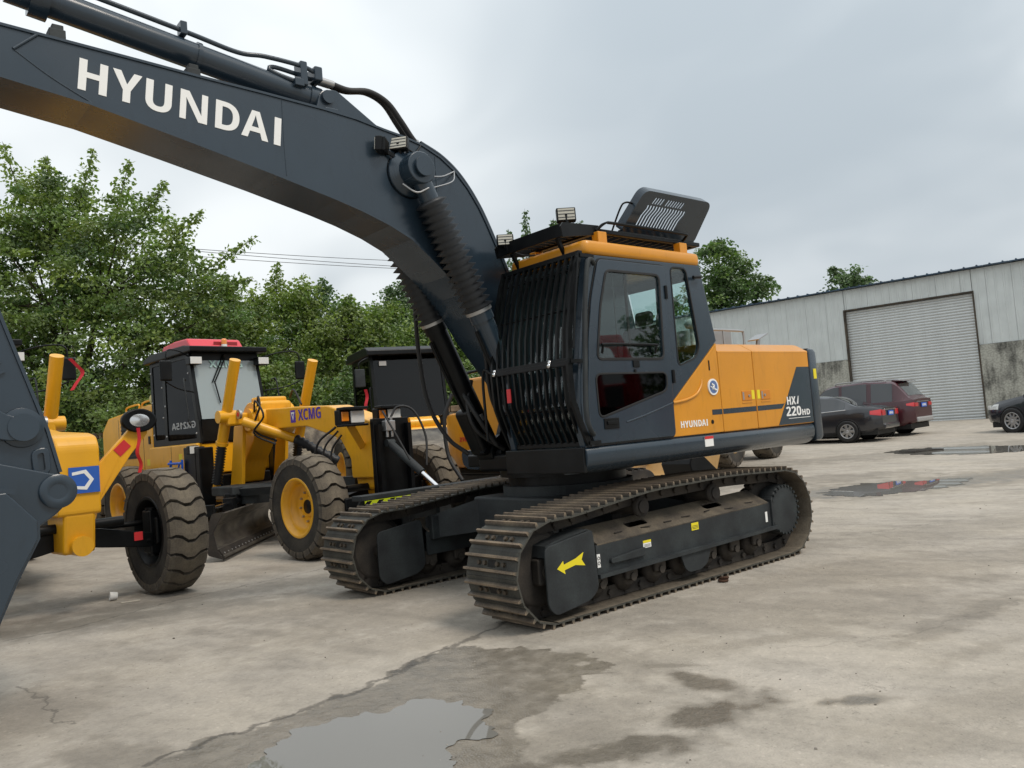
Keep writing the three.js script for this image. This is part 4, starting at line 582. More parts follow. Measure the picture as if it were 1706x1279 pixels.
// ================= motor graders =================
// local: x forward from the front axle, z to the machine's right (towards the viewer's left)
function grader(name, label, x, z, yaw, opt) {
  const gr = T(name, label, 'grader', x, 0, z, yaw, 'motor graders parked side by side');
  const Y = mat.amber, K = mat.black;
  for (const s of [1, -1]) addWheel(gr, gw, 0, .685, s * 1.0, s > 0 ? opt.steer || 0 : Math.PI + (opt.steer || 0), s > 0 || !opt.darkRim ? Y : K, .1, K);
  for (const s of [1, -1]) for (const wx of [-5.95, -7.4]) addWheel(gr, gw, wx, .685, s * 1.07, s > 0 ? 0 : Math.PI, Y, wx);
  // front axle with kingpins
  M('front_axle', [prism(rpoly([[-.85, .52], [-.3, .60], [0, .66], [.3, .60], [.85, .52], [.85, .68], [.3, .80], [0, .84], [-.3, .80], [-.85, .68]], .02), -.10, .10, .012).rotateY(Math.PI / 2), bx(-.10, .10, .45, .92, .80, .92, .02), bx(-.10, .10, .45, .92, -.92, -.80, .02)], K, gr);
  M('tie_rod', [cyl([-.22, .78, -.86], [-.22, .78, .86], .03), cyl([.16, .86, -.5], [.16, .86, .5], .05)], K, gr);
  for (const s of [1, -1]) M('steering_knuckle', [cyl([0, .42, s * .86], [0, .95, s * .86], .06), bx(-.16, .16, .55, .85, s * .84, s * .92, .03), cyl([.08, .60, s * .76], [.08, .60, s * .80], .03)], K, gr);
  for (const s of [1, -1]) M('reflector', bx(.101, .107, .62, .71, s * .63, s * .72), mat.red, gr);
  // gooseneck frame
  const neck = [[.45, .98], [.47, 1.66], [.41, 1.76], [.25, 1.80], [-.62, opt.low ? 1.86 : 2.05], [-1.5, opt.low ? 1.98 : 2.10], [-2.5, 2.13], [-2.9, 2.02], [-3.45, 1.55], [-3.6, 1.0], [-3.3, .95], [-3.15, 1.30], [-2.75, 1.72], [-2.3, 1.80], [-1.2, 1.78], [-.35, 1.55], [-.12, 1.25], [-.12, .98]];
  M('front_frame', [prism(rpoly(neck, .05), -.20, .20, .02), prism(rpoly([[-.10, 1.02], [.44, 1.02], [.38, opt.low ? .60 : .82], [-.06, opt.low ? .60 : .82]], .05), -.15, .15, .03), cyl([-.15, .80 - (opt.low ? .12 : 0), 0], [.48, .80 - (opt.low ? .12 : 0), 0], .10, .10, 20), prism(rpoly([[-3.05, 1.9], [-2.75, 1.9], [-2.95, .62], [-3.35, .62]], .02), -.42, -.36, .006), prism(rpoly([[-3.05, 1.9], [-2.75, 1.9], [-2.95, .62], [-3.35, .62]], .02), .36, .42, .006)], Y, gr);
  M('lettering', [text('XCMG', .62, .17).translate(-1.42, 1.88, .202)], P(.07, .03, .35), gr, 'dark blue maker name on the frame'); 
  { const hx = [[-1.64, 1.86], [-1.50, 1.86], [-1.50, 2.05], [-1.64, 2.05]]; M('emblem', [prism(hx, .2005, .204)], P(.07, .03, .35), gr); M('emblem_mark', [prism([[-1.62, 2.02], [-1.52, 2.02], [-1.57, 1.89]], .204, .206, 0, [[[-1.594, 1.995], [-1.546, 1.995], [-1.57, 1.935]]])], mat.white, gr); }
  // saddle with crossbar and lift cylinders
  M('saddle', [cyl([-2.62, 1.98, -.34], [-2.62, 1.98, .34], .27, .27, 28), bx(-2.85, -2.4, 1.78, 2.27, -.30, .30, .06), bx(-2.78, -2.60, 1.90, 2.10, -.74, .74, .04), cyl([-2.62, 1.98, .33], [-2.62, 1.98, .40], .18, .18, 20), bx(-2.75, -2.48, 2.24, 2.34, -.26, .26, .04)], Y, gr);
  for (const s of [1, -1]) {
    const a = [-2.33, 2.92, s * .70], b = [-2.92, 1.66, s * .70], c = [-3.15, .98, s * .72], mid = [-2.70, 2.05, s * .70];
    const lc = M('lift_cylinder', [cyl(a, b, .085, .085, 20), cyl([mid[0], mid[1], s * .56], [mid[0], mid[1], s * .86], .10, .10, 18), cyl(b, [b[0] - .02, b[1] - .05, b[2]], .10, .10, 18)], Y, gr); M('rod_eye', cyl(c, [c[0] - .05, c[1] - .12, c[2]], .06, .06, 12), Y, lc);
    M('rod_boot', bellows(c, b, .055, .088, 16, 12), mat.boot, lc); M('rod_end_cap', [cyl([mid[0] + .16, mid[1] + .02, s * .56], [mid[0] + .16, mid[1] + .02, s * .60], .075, .075, 18)], mat.zinc, lc); M('cap_mark', cyl([mid[0] + .16, mid[1] + .02, s * .598], [mid[0] + .16, mid[1] + .02, s * .606], .035, .035, 14), mat.red, lc);
  }
  const sc = M('side_shift_cylinder', [cyl([-2.35, 1.95, .62], [-1.9, 1.62, .0], .075, .075, 16)], Y, gr); M('rod_boot', bellows([-1.9, 1.62, 0], [-1.55, 1.2, -.55], .06, .085, 10, 12), mat.boot, sc);
  M('hose', [tube([[-2.45, 2.2, .30], [-2.2, 2.32, .42], [-2.1, 2.15, .46], [-2.3, 1.8, .46], [-2.1, 1.6, .2]], .018, 30), tube([[-2.5, 2.1, .34], [-2.15, 2.25, .5], [-2.0, 2.0, .46], [-2.25, 1.75, .5], [-2.05, 1.55, .25]], .016, 30), tube([[-2.3, 2.3, -.2], [-2.0, 2.4, -.1], [-1.8, 2.15, -.1]], .018, 20), tube([[-.35, 1.72, .26], [-.62, 1.5, .40], [-.7, 1.1, .42], [-.55, .86, .3], [-.4, .8, .2]], .018, 30), tube([[-.3, 1.66, .26], [-.5, 1.45, .36], [-.52, 1.15, .4], [-.4, .9, .3]], .015, 30), tube([[-.22, 1.6, .26], [-.36, 1.4, .34], [-.36, 1.1, .36], [-.3, .85, .25]], .015, 30)], mat.rubber, gr);
  // drawbar, circle and moldboard
  M('drawbar', [bar([-.2, .92, 0], [-2.2, .88, .0], .16, .2), bar([-.4, .90, 0], [-2.6, .86, .72], .12, .12), bar([-.4, .90, 0], [-2.6, .86, -.72], .12, .12), cyl([-2.75, .66, 0], [-2.75, .80, 0], .74, .74, 36), bx(-3.1, -2.4, .80, .95, -.85, .85, .03)], mat.slateDull, gr);
  const bx0 = opt.blade || [-1.2, 1.65, -3.3, -.40]; // near end x,z and far end x,z
  { const a = V(bx0[0], 0, bx0[1]), b = V(bx0[2], 0, bx0[3]), len = a.distanceTo(b), prof = []; for (let i = 0; i <= 9; i++) { const t = i / 9; prof.push([-.16 + .22 * (2 * t - 1) ** 2 * .9, .06 + t * .60]); }
    const ang = Math.atan2(-(b.x - a.x), -(b.z - a.z)); const put = g => { g = clean(g); g.rotateY(Math.atan2(a.x - b.x, a.z - b.z)); g.translate(b.x, 0, b.z); return g; };
    const bl = M('moldboard', toCreasedNormals(put(sheet(prof, .02, 0, len)), .6), mat.blade, gr); M('cutting_edge', put(sheet([[.02, .02], [.0, .10], [-.05, .17]], .024, 0, len)), mat.chain, bl); const bo = []; for (let k = 0; k < 18; k++) bo.push(put(cyl([-.02, .11, .1 + k * (len - .2) / 17], [.012, .11, .1 + k * (len - .2) / 17], .016, .014, 6))); M('edge_bolts', bo, mat.zinc, bl); M('end_bit', put(prism(rpoly([[.02, .03], [-.18, .10], [-.22, .38], [-.10, .66], [.06, .68], [-.10, .40], [-.05, .15]], .02), len - .001, len + .02)), mat.chain, bl);
    const sh = M('shift_cylinder', put(cyl([-.22, .72, len * .15], [-.22, .72, len * .62], .05, .05, 14)), K, gr); M('shift_rod', put(cyl([-.22, .72, len * .62], [-.18, .72, len * .97], .025, .025, 12)), mat.chrome, sh); M('shift_bracket', [put(bx(-.28, -.12, .62, .80, len * .60, len * .66, .01)), put(bx(-.24, -.10, .62, .78, len * .95, len * .99, .01)), put(bx(-.4, -.2, .55, .85, len * .36, len * .50, .02))], K, sh);
  }
  // rear frame, tandems, engine housing
  for (const s of [1, -1]) M('tandem_case', bx(-7.75, -5.6, .50, .88, s * .70, s * .86, .10), Y, gr);
  M('rear_frame', [bx(-8.3, -3.5, .75, 1.12, -.45, .45, .03)], K, gr);
  const hood = M('engine_hood', [prism(rpoly([[-5.80, 1.12], [-5.80, 2.46], [-5.95, 2.50], [-8.0, 2.36], [-8.35, 2.1], [-8.35, 1.12]], .06), -.62, .62, .03)], Y, gr);
  M('hood_grille', [bx(-7.3, -6.5, 1.5, 2.2, .622, .628)], K, hood); for (let i = 0; i < 9; i++) M('louvre', at(bx(-7.28, -6.52, -.012, .012, -.012, .012), 0, 1.55 + i * .075, .634, -.5), K, hood); M('latch', [bx(-6.0, -5.92, 1.75, 1.90, .62, .635, .005)], K, hood);
  const hr = []; M('hood_rail', [tube([[-6.0, 2.46, .5], [-6.0, 2.58, .5], [-6.5, 2.56, .5], [-6.5, 2.44, .5]], .018), tube([[-6.7, 2.44, .5], [-6.7, 2.55, .5], [-7.3, 2.52, .5], [-7.3, 2.40, .5]], .018)], Y, hood);
  for (const sx of [-6.25, -7.45]) M('panel_gap', [bx(sx - .005, sx + .005, 1.2, 2.3, .618, .6235), bx(sx - .005, sx + .005, 1.2, 2.3, -.6235, -.618)].slice(0, 1), mat.blackGloss, hood);
  M('warning_label', bx(-6.12, -5.98, 1.35, 1.47, .6205, .6235), mat.sticker, hood); M('hood_hinge', [bx(-6.30, -6.20, 2.05, 2.11, .62, .632, .004)], K, hood);
  M('hood_lamp', [latheZ([[.001, 0], [.09, 0], [.11, .05], [.001, .06]], 0, 0, 0, 18).rotateY(.6).translate(-5.75, 2.58, .55)], P(.55, .5, .2, { roughness: .3 }), hood);
  M('cab_base', [bx(-5.82, -3.85, 1.14, 1.68, -.70, .70, .03)], Y, gr);
  M('base_seam', bx(-4.86, -4.852, 1.16, 1.66, .6985, .7025), mat.blackGloss, gr); M('warning_label', bx(-4.55, -4.43, 1.42, 1.52, .6985, .7025), mat.sticker, gr);
  // steps
  for (const s of [1, -1]) { const st = M('step_frame', [bx(-4.15, -3.70, .40, 1.62, s * .62, s * .80, .02), bx(-3.70, -3.55, .5, 1.6, s * .55, s * .80, .02)], K, gr); for (const y of [.62, .98, 1.36]) M('step', cyl([-4.62, y, s * .86], [-4.12, y, s * .86], .022), mat.blue, st); M('step_side', [bar([-4.62, .60, s * .86], [-4.58, 1.42, s * .84], .03, .03), bar([-4.6, .65, s * .86], [-4.2, 1.34, s * .86], .024, .024), bar([-4.12, .60, s * .86], [-4.12, 1.42, s * .84], .03, .03)], mat.blue, st); for (const y of [.62, 1.0]) M('step_marker', bx(-4.10, -3.98, y, y + .03, s * .80, s * .815), Y, st); }
  // cab
  const cz = .64, roofY = 3.34, wsT = [-3.85, 3.24], wsB = [-3.62, 2.08];
  const side = [[-5.50, 1.68], [-3.56, 1.68], [-3.60, 2.06], [-3.86, 3.24], [-5.50, 3.24]];
  const glassL = rpoly([[-5.40, 1.80], [-4.98, 1.80], [-4.98, 3.16], [-5.40, 3.16]], .04), glassR = rpoly([[-4.86, 1.76], [-3.68, 1.76], [-3.72, 2.06], [-3.96, 3.16], [-4.86, 3.16]], .04);
  const cab = M('cab', [prism(side, cz - .04, cz, .004, [glassL, glassR]), prism(side, -cz, -cz + .04, .004, [glassL, glassR]), bx(-5.50, -5.44, 1.68, 3.24, -cz + .04, cz - .04), bx(-5.46, -3.6, 1.66, 1.72, -cz + .04, cz - .04), bar([wsT[0] - .03, wsT[1], cz - .03], [wsB[0] - .03, wsB[1], cz - .03], .07, .07), bar([wsT[0] - .03, wsT[1], -cz + .03], [wsB[0] - .03, wsB[1], -cz + .03], .07, .07), bx(-3.64, -3.57, 1.70, 2.06, -cz + .04, cz - .04), bx(-3.92, -3.82, 3.10, 3.24, -cz + .04, cz - .04)], K, gr);
  M('cab_roof', [prism(rpoly([[-5.60, 3.22], [-5.60, 3.30], [-5.3, 3.38], [-3.9, 3.38], [-3.60, 3.34], [-3.60, 3.25]], .02), -cz - .08, cz + .08, .02)], K, cab);
  M('side_pane', [prism(glassL, cz - .022, cz - .014)], mat.glassDark, cab); M('side_pane', [prism(glassR, cz - .022, cz - .014)], mat.glassDark, cab); M('side_pane', [prism(glassL, -cz + .014, -cz + .022), ], mat.glassDark, cab); M('side_pane', prism(glassR, -cz + .014, -cz + .022), mat.glassDark, cab);
  M('windscreen', sheet([[wsT[0] + .02, wsT[1] - .10], [wsB[0] + .02, wsB[1]]], .008, -cz + .06, cz - .06), opt.dark ? mat.glassDark : mat.screenGrey, cab);
  if (!opt.dark) { const g = text('XCMG', .62, .13, .003); g.rotateY(Math.PI / 2); g.rotateZ(.195); g.translate(-3.775, 2.985, .31); M('lettering', g, P(.42, .62, .58), cab, 'pale maker name on the windscreen'); }
  { const c = flip(text('GR215A', .95, .12, .003), 'x'); c.translate(-3.75, 1.95, cz - .013); M('lettering', c, P(.42, .43, .43), cab, 'reflection of a model number drawn onto the side glass'); }  // reversed letters draw a reflection onto the pane, no real lettering there
  const gb = []; for (const [bxx, byy] of [[-4.9, 1.85], [-4.9, 2.4], [-4.9, 3.0], [-3.7, 1.85], [-3.9, 2.9], [-5.45, 1.9], [-5.45, 2.5], [-5.45, 3.05], [-5.0, 2.2], [-5.0, 2.75]]) gb.push(cyl([bxx, byy, cz - .002], [bxx, byy, cz + .012], .018, .014, 8)); M('glass_bolts', gb, mat.zinc, cab);
  M('wiper', [bar([-3.80, 3.18, .05], [-3.72, 2.72, .30], .012, .02), bar([-3.79, 3.18, .0], [-3.71, 2.72, .26], .012, .02), bar([-3.68, 2.74, .28], [-3.62, 2.35, .22], .012, .03), cyl([-3.83, 3.20, .02], [-3.76, 3.19, .02], .03)], K, cab);
  M('cab_seat', [bx(-4.9, -4.4, 1.9, 2.05, -.28, .28, .05), bx(-4.95, -4.8, 2.0, 2.75, -.26, .26, .05), cyl([-4.0, 1.7, 0], [-4.1, 2.2, 0], .04), at(new THREE.TorusGeometry(.2, .02, 6, 20), -4.12, 2.25, 0, 0, 1.2)], mat.seat, cab);
  for (const s of [1, -1]) { const l = M('cab_lamp', bx(-3.78, -3.60, 3.02, 3.16, s * .52, s * .74, .02), K, cab); M('lens', bx(-3.60, -3.585, 3.03, 3.15, s * .53, s * .73, .005), mat.lens, l); const sl = M('side_lamp', bx(-3.62, -3.50, 1.50, 1.64, s * .70, s * .88, .02), K, cab); M('lens', bx(-3.50, -3.485, 1.51, 1.63, s * .71, s * .87), mat.lens, sl); }
  for (const s of [1, -1]) { const mr = M('mirror', bx(-3.42, -3.36, 2.72, 3.06, s * 1.14, s * 1.34, .03), K, cab); for (const g of [tube([[-3.75, 3.16, s * .66], [-3.55, 3.24, s * .95], [-3.40, 3.22, s * 1.2], [-3.39, 3.0, s * 1.24]], .012, 24), tube([[-3.68, 2.55, s * .66], [-3.5, 2.60, s * 1.0], [-3.39, 2.70, s * 1.24]], .012, 18)]) M('mirror_arm', g, K, mr); M('cab_handrail', tube([[-3.66, 2.75, s * .80], [-3.60, 2.74, s * .86], [-3.50, 2.2, s * .86], [-3.50, 2.05, s * .86], [-3.56, 1.98, s * .80]], .014, 24), mat.slateDull, cab); }
  const ac = M('roof_unit', [prism(rpoly([[-5.3, 3.38], [-5.2, 3.52], [-4.7, 3.56], [-4.2, 3.55], [-4.05, 3.38]], .04), -.5, .5, .03)], mat.redCab, cab); M('unit_vent', [bx(-4.085, -4.07, 3.42, 3.49, -.40, .05).translate(-.02, 0, 0), ], P(.28, .015, .02), ac);
  const bc = M('beacon', [cyl([-4.0, 3.37, -.1], [-4.0, 3.43, -.1], .05)], mat.white, cab); M('beacon_dome', [latheZ([[.05, 0], [.052, .07], [.04, .10], [.001, .11]], 0, 0, 0, 16).rotateX(-Math.PI / 2).translate(-4.0, 3.43, -.1)], mat.indicator, bc);
  cab.position.x = -.24;
  // head lamps on brackets
  for (const s of opt.lamps || [1, -1]) {
    if (opt.round) { const hl = M('head_lamp', [latheZ([[.001, -.10], [.10, -.08], [.125, -.02], [.125, .03], [.11, .035], [.001, .03]], 0, 0, 0, 24).rotateY(Math.PI / 2).scale(1, 1, 1.45).translate(.36, 1.90, s * .64)], K, gr); M('lens', latheZ([[.001, .05], [.06, .045], [.10, .03]], 0, 0, 0, 24).rotateY(Math.PI / 2).scale(1, .85, 1.3).translate(.355, 1.90, s * .64), mat.lensChrome, hl); M('lamp_bracket', [(g => s > 0 ? g : flip(g))(prism(rpoly([[.18, 1.02], [.18, 1.42], [.58, 1.84], [.74, 1.84], [.74, 1.76], [.56, 1.55]], .02), -.03, .03, .008).rotateY(-Math.PI / 2)).translate(.3, 0, 0)], Y, hl); M('reflector', at(bx(-.003, .005, -.05, .05, -.075, .075), .332, 1.62, s * .47, s * -.75), mat.red, hl); }
    else { const z0 = s > 0 ? .50 : -.12; const hl = M('head_lamp', [bx(.34, .52, 1.92, 1.96, z0 - .20, z0 + .20, .01), bx(.32, .50, 1.70, 1.73, z0 - .20, z0 + .20, .01), bx(.28, .42, 1.72, 1.93, z0 - .20, z0 + .20, .02)], K, gr); M('lens', bx(.42, .45, 1.74, 1.91, z0 - .18, z0 + .04, .015), mat.lens, hl); M('turn_signal', bx(.42, .44, 1.77, 1.90, z0 + .07, z0 + .18, .01), mat.indicator, hl); M('lamp_bracket', [bar([.36, 1.71, z0], [.2, 1.4, s > 0 ? .2 : -.2], .10, .02)], Y, hl); }
  }
  return gr;
}
const GY = -.762;
const cB = [-2.13, -11.46], az = [Math.sin(GY), Math.cos(GY)], axx = [Math.cos(GY), -Math.sin(GY)];
const grB = grader('motor_grader', 'yellow motor grader with red roof unit, black cab and striped front blade', cB[0], cB[1], GY, { lamps: [1, -1] });
const aA = [-4.0 + az[0] * 1.0, -9.05 + az[1] * 1.0];
const grA = grader('motor_grader', 'yellow motor grader with blue emblem on its nose, beside the folded digging arm', aA[0], aA[1], GY, { round: true, lamps: [-1, 1], darkRim: true, low: .14, blade: [-1.2, 1.65, -3.3, -.40] });
{ // front blade with chevrons on the middle grader
  const K = mat.black, S = mat.slateDull;
  M('blade_mount', [bx(.52, .60, .70, 1.78, -.30, .30, .01), bx(.60, .68, .75, 1.70, -.28, -.22), bx(.60, .68, .75, 1.70, .22, .28), bx(.60, .72, .62, .78, -.9, .9, .02)], K, grB);
  const bc = M('blade_cylinder', [cyl([.72, 1.42, .12], [1.18, 1.02, .0], .055, .055, 18), cyl([.70, 1.44, .18], [.70, 1.44, .06], .05)], S, grB); M('cylinder_rod', cyl([1.18, 1.02, 0], [1.42, .82, -.05], .032, .032, 14), mat.chrome, bc); M('cylinder_label', at(bx(-.05, .05, -.06, .06, -.058, -.057), .93, 1.24, .065, 0, 0, .72).translate(0, 0, .058), mat.white, bc);
  M('valve_block', [bx(.62, .72, 1.60, 1.74, .02, .18, .01), cyl([.68, 1.74, .06], [.68, 1.79, .06], .02), cyl([.68, 1.74, .14], [.68, 1.79, .14], .02), cyl([.68, 1.52, .06], [.68, 1.60, .06], .02), cyl([.68, 1.52, .14], [.68, 1.60, .14], .02)], mat.zinc, grB);
  M('valve_hose', [tube([[.68, 1.79, .06], [.7, 1.92, -.05], [.82, 1.86, -.22], [.95, 1.5, -.30], [1.05, 1.1, -.2]], .016, 30), tube([[.68, 1.79, .14], [.72, 1.86, .22], [.9, 1.6, .2], [1.1, 1.2, .12]], .014, 30), tube([[1.05, 2.05, -.75], [1.0, 1.7, -.62], [1.05, 1.2, -.6], [1.3, .85, -.6]], .028, 30)], mat.rubber, grB);
  const pr = []; for (let i = 0; i <= 8; i++) { const t = i / 8; pr.push([1.62 + .18 * (2 * t - 1) ** 2 - .1, .12 + t * .72]); }
  const fb = M('front_blade', [sheet(pr, .025, -1.35, 1.35), bx(1.52, 1.72, .80, .86, -1.36, 1.36, .01), bx(.68, 1.56, .42, .56, .55, .70, .02), bx(.68, 1.56, .42, .56, -.70, -.55, .02), bx(1.44, 1.60, .3, .8, -.1, .1)], S, grB);
  // chevron tape on the blade face, near its top edge
  for (const [z0, z1] of [[1.32, .45], [-.50, -1.32]]) { M('chevron_tape', bx(1.700, 1.706, .66, .80, z1, z0).translate(.016, 0, 0), mat.lime, fb); M('chevron_stripes', Array.from({ length: 5 }, (_, i) => { const z = z0 - .10 - i * .17; const g = prism([[0, 0], [.07, 0], [.14, .065], [.07, .13], [0, .13], [.07, .065]].map(p => [-p[0], p[1]]), 0, .003); g.rotateY(Math.PI / 2); g.translate(1.7225, .665, z); return g; }), mat.blackGloss, fb); }
}
{ // emblem on the nose of the near grader (front face)
  const f = bx(.472, .476, 1.20, 1.46, -.185, .10); const e = M('emblem', f, P(.02, .10, .42), grA); M('emblem_mark', [prism([[-.11, .08], [.02, .10], [.09, 0], [.02, -.10], [-.11, -.08], [-.11, -.05], [.0, -.065], [.05, 0], [0, .065], [-.11, .05]], 0, .003).rotateY(Math.PI / 2).translate(.476, 1.33, -.04)], mat.white, grA);
}
function ribbon(pts, w, label, parentName) { const v = new THREE.CatmullRomCurve3(pts.map(A)).getPoints(20), pos = []; for (let i = 0; i + 1 < v.length; i++) { const a = v[i], b = v[i + 1], d = V(w / 2, 0, w / 3); const q = [a.clone().sub(d), a.clone().add(d), b.clone().add(d), b.clone().sub(d)]; for (const k of [0, 1, 2, 0, 2, 3]) pos.push(q[k].x, q[k].y, q[k].z); } const g = new THREE.BufferGeometry(); g.setAttribute('position', new THREE.Float32BufferAttribute(pos, 3)); g.computeVertexNormals(); return tag(M('ribbon', g, P(.62, .02, .035, { roughness: .6 })), label, 'ribbon'); }
const inG = (c, x, y, z) => [c[0] + axx[0] * x + az[0] * z, y, c[1] + axx[1] * x + az[1] * z];
{ const k = inG(aA, .44, 1.82, -.60); ribbon([k, [k[0] + .012, k[1] - .12, k[2] + .01], [k[0] - .012, k[1] - .26, k[2] + .02], [k[0] + .012, k[1] - .38, k[2]], [k[0] - .004, k[1] - .47, k[2] + .01]], .055, 'red ribbon hanging below the round head lamp'); const m = inG(aA, -3.30, 3.0, -1.16); ribbon([m, [m[0] + .12, m[1] - .12, m[2] + .03], [m[0] + .2, m[1] - .22, m[2] + .05], [m[0] + .10, m[1] - .36, m[2] + .04], [m[0] + .03, m[1] - .46, m[2] + .04]], .09, 'red ribbon tied on the mirror behind the digging arm'); }

// ================= road roller behind the graders =================
{
  const ya = -1.14, ro = T('road_roller', 'yellow road roller with all black cab standing behind the striped blade', 'roller', -2.42, gy(-17) + .06, -17.2, ya);
  const Y = mat.amber, K = mat.black, rw = wheelParts(.74, .50, .40, 20, -.05);
  for (const s of [1, -1]) addWheel(ro, rw, -1.2, .735, s * .86, s > 0 ? 0 : Math.PI, Y);
  M('engine_hood', prism(rpoly([[-.85, .95], [-.85, 1.95], [-1.2, 2.0], [-2.6, 1.82], [-2.85, 1.6], [-2.85, .8]], .07), -.80, .80, .04), Y, ro); M('hood_grille', [bx(-2.3, -1.6, 1.2, 1.65, .801, .808)], K, ro); M('hood_rail', [tube([[-1.3, 1.98, .6], [-1.3, 2.10, .6], [-1.75, 2.05, .6], [-1.75, 1.92, .6]], .02), tube([[-2.0, 1.9, .6], [-2.0, 2.0, .6], [-2.45, 1.96, .6], [-2.45, 1.84, .6]], .02)], Y, ro);
  M('chassis', [bx(-2.7, .9, .60, .98, -.55, .55, .03), bx(.6, 1.3, .65, 1.15, -.3, .3, .05)], K, ro);
  const side = [[-.85, 1.1], [.82, 1.1], [.86, 1.75], [.66, 3.08], [-.85, 3.08]], win = rpoly([[-.72, 1.75], [.72, 1.75], [.56, 2.98], [-.72, 2.98]], .04);
  const cab = M('cab', [prism(side, .74, .78, .004, [win]), prism(side, -.78, -.74, .004, [win]), bx(-.85, -.80, 1.1, 3.08, -.74, .74), bx(.78, .84, 1.1, 1.74, -.74, .74), bar([.84, 1.72, .75], [.66, 3.08, .75], .06, .06), bar([.84, 1.72, -.75], [.66, 3.08, -.75], .06, .06), bx(-.8, .8, 1.06, 1.12, -.74, .74)], K, ro);
  M('cab_roof', prism(rpoly([[-1.0, 3.06], [-1.0, 3.12], [-.8, 3.24], [.72, 3.24], [.92, 3.16], [.92, 3.06]], .02), -.88, .88, .02), K, cab); M('side_pane', prism(win, .755, .762), mat.glassDark, cab); M('side_pane', prism(win, -.762, -.755), mat.glassDark, cab); M('windscreen', sheet([[.845, 1.74], [.67, 3.02]], .008, -.73, .73), P(.26, .25, .24, { specularIntensity: .7, transmission: 1, thickness: 0, roughness: .03 }), cab);
  M('cab_seat', [bx(-.6, -.1, 1.5, 1.7, -.28, .28, .05), bx(-.65, -.5, 1.6, 2.35, -.26, .26, .05), cyl([.4, 1.1, 0], [.3, 1.9, 0], .05), at(new THREE.TorusGeometry(.2, .02, 6, 20), .28, 1.95, 0, 0, 1.2)], mat.seat, cab);
  const mr = M('mirror', bx(.98, 1.04, 2.42, 2.78, .98, 1.18, .02), mat.slateDull, cab); M('mirror_arm', tube([[.7, 3.0, .78], [.95, 3.0, .9], [1.0, 2.9, 1.08], [1.0, 2.78, 1.08]], .014), K, mr); M('cab_sticker', bx(.72, .735, 2.86, 2.95, .45, .60), mat.white, cab); M('handrail', tube([[.8, 2.4, .80], [.86, 2.38, .86], [.92, 1.9, .86], [.86, 1.6, .80]], .016), K, cab);
  M('drum_frame', [bx(1.2, 3.0, .80, 1.10, .95, 1.13, .05), bx(1.2, 3.0, .80, 1.10, -1.13, -.95, .05), bx(1.1, 1.35, .65, 1.5, -1.13, 1.13, .06), bx(1.35, 1.75, 1.25, 1.55, -.8, .8, .08), cyl([1.5, 1.62, .3], [1.5, 1.62, -.3], .13, .13, 20), cyl([1.45, 1.7, .55], [1.62, 1.7, .55], .10)], Y, ro);
  M('drum', [latheZ([[.001, -.92], [.74, -.92], [.75, -.90], [.75, .90], [.74, .92], [.001, .92]], 2.2, .755, 0, 48)], mat.blade, ro);
  { const q = (x, y, z) => [-2.42 + Math.cos(ya) * x + Math.sin(ya) * z, y, -17.2 - Math.sin(ya) * x + Math.cos(ya) * z]; ribbon([q(1.06, 2.5, 1.0), q(1.07, 2.35, .98), q(1.08, 2.2, 1.02), q(1.07, 2.06, 1.04)], .07, 'red ribbon hanging from the mirror of the black roller cab'); }
}
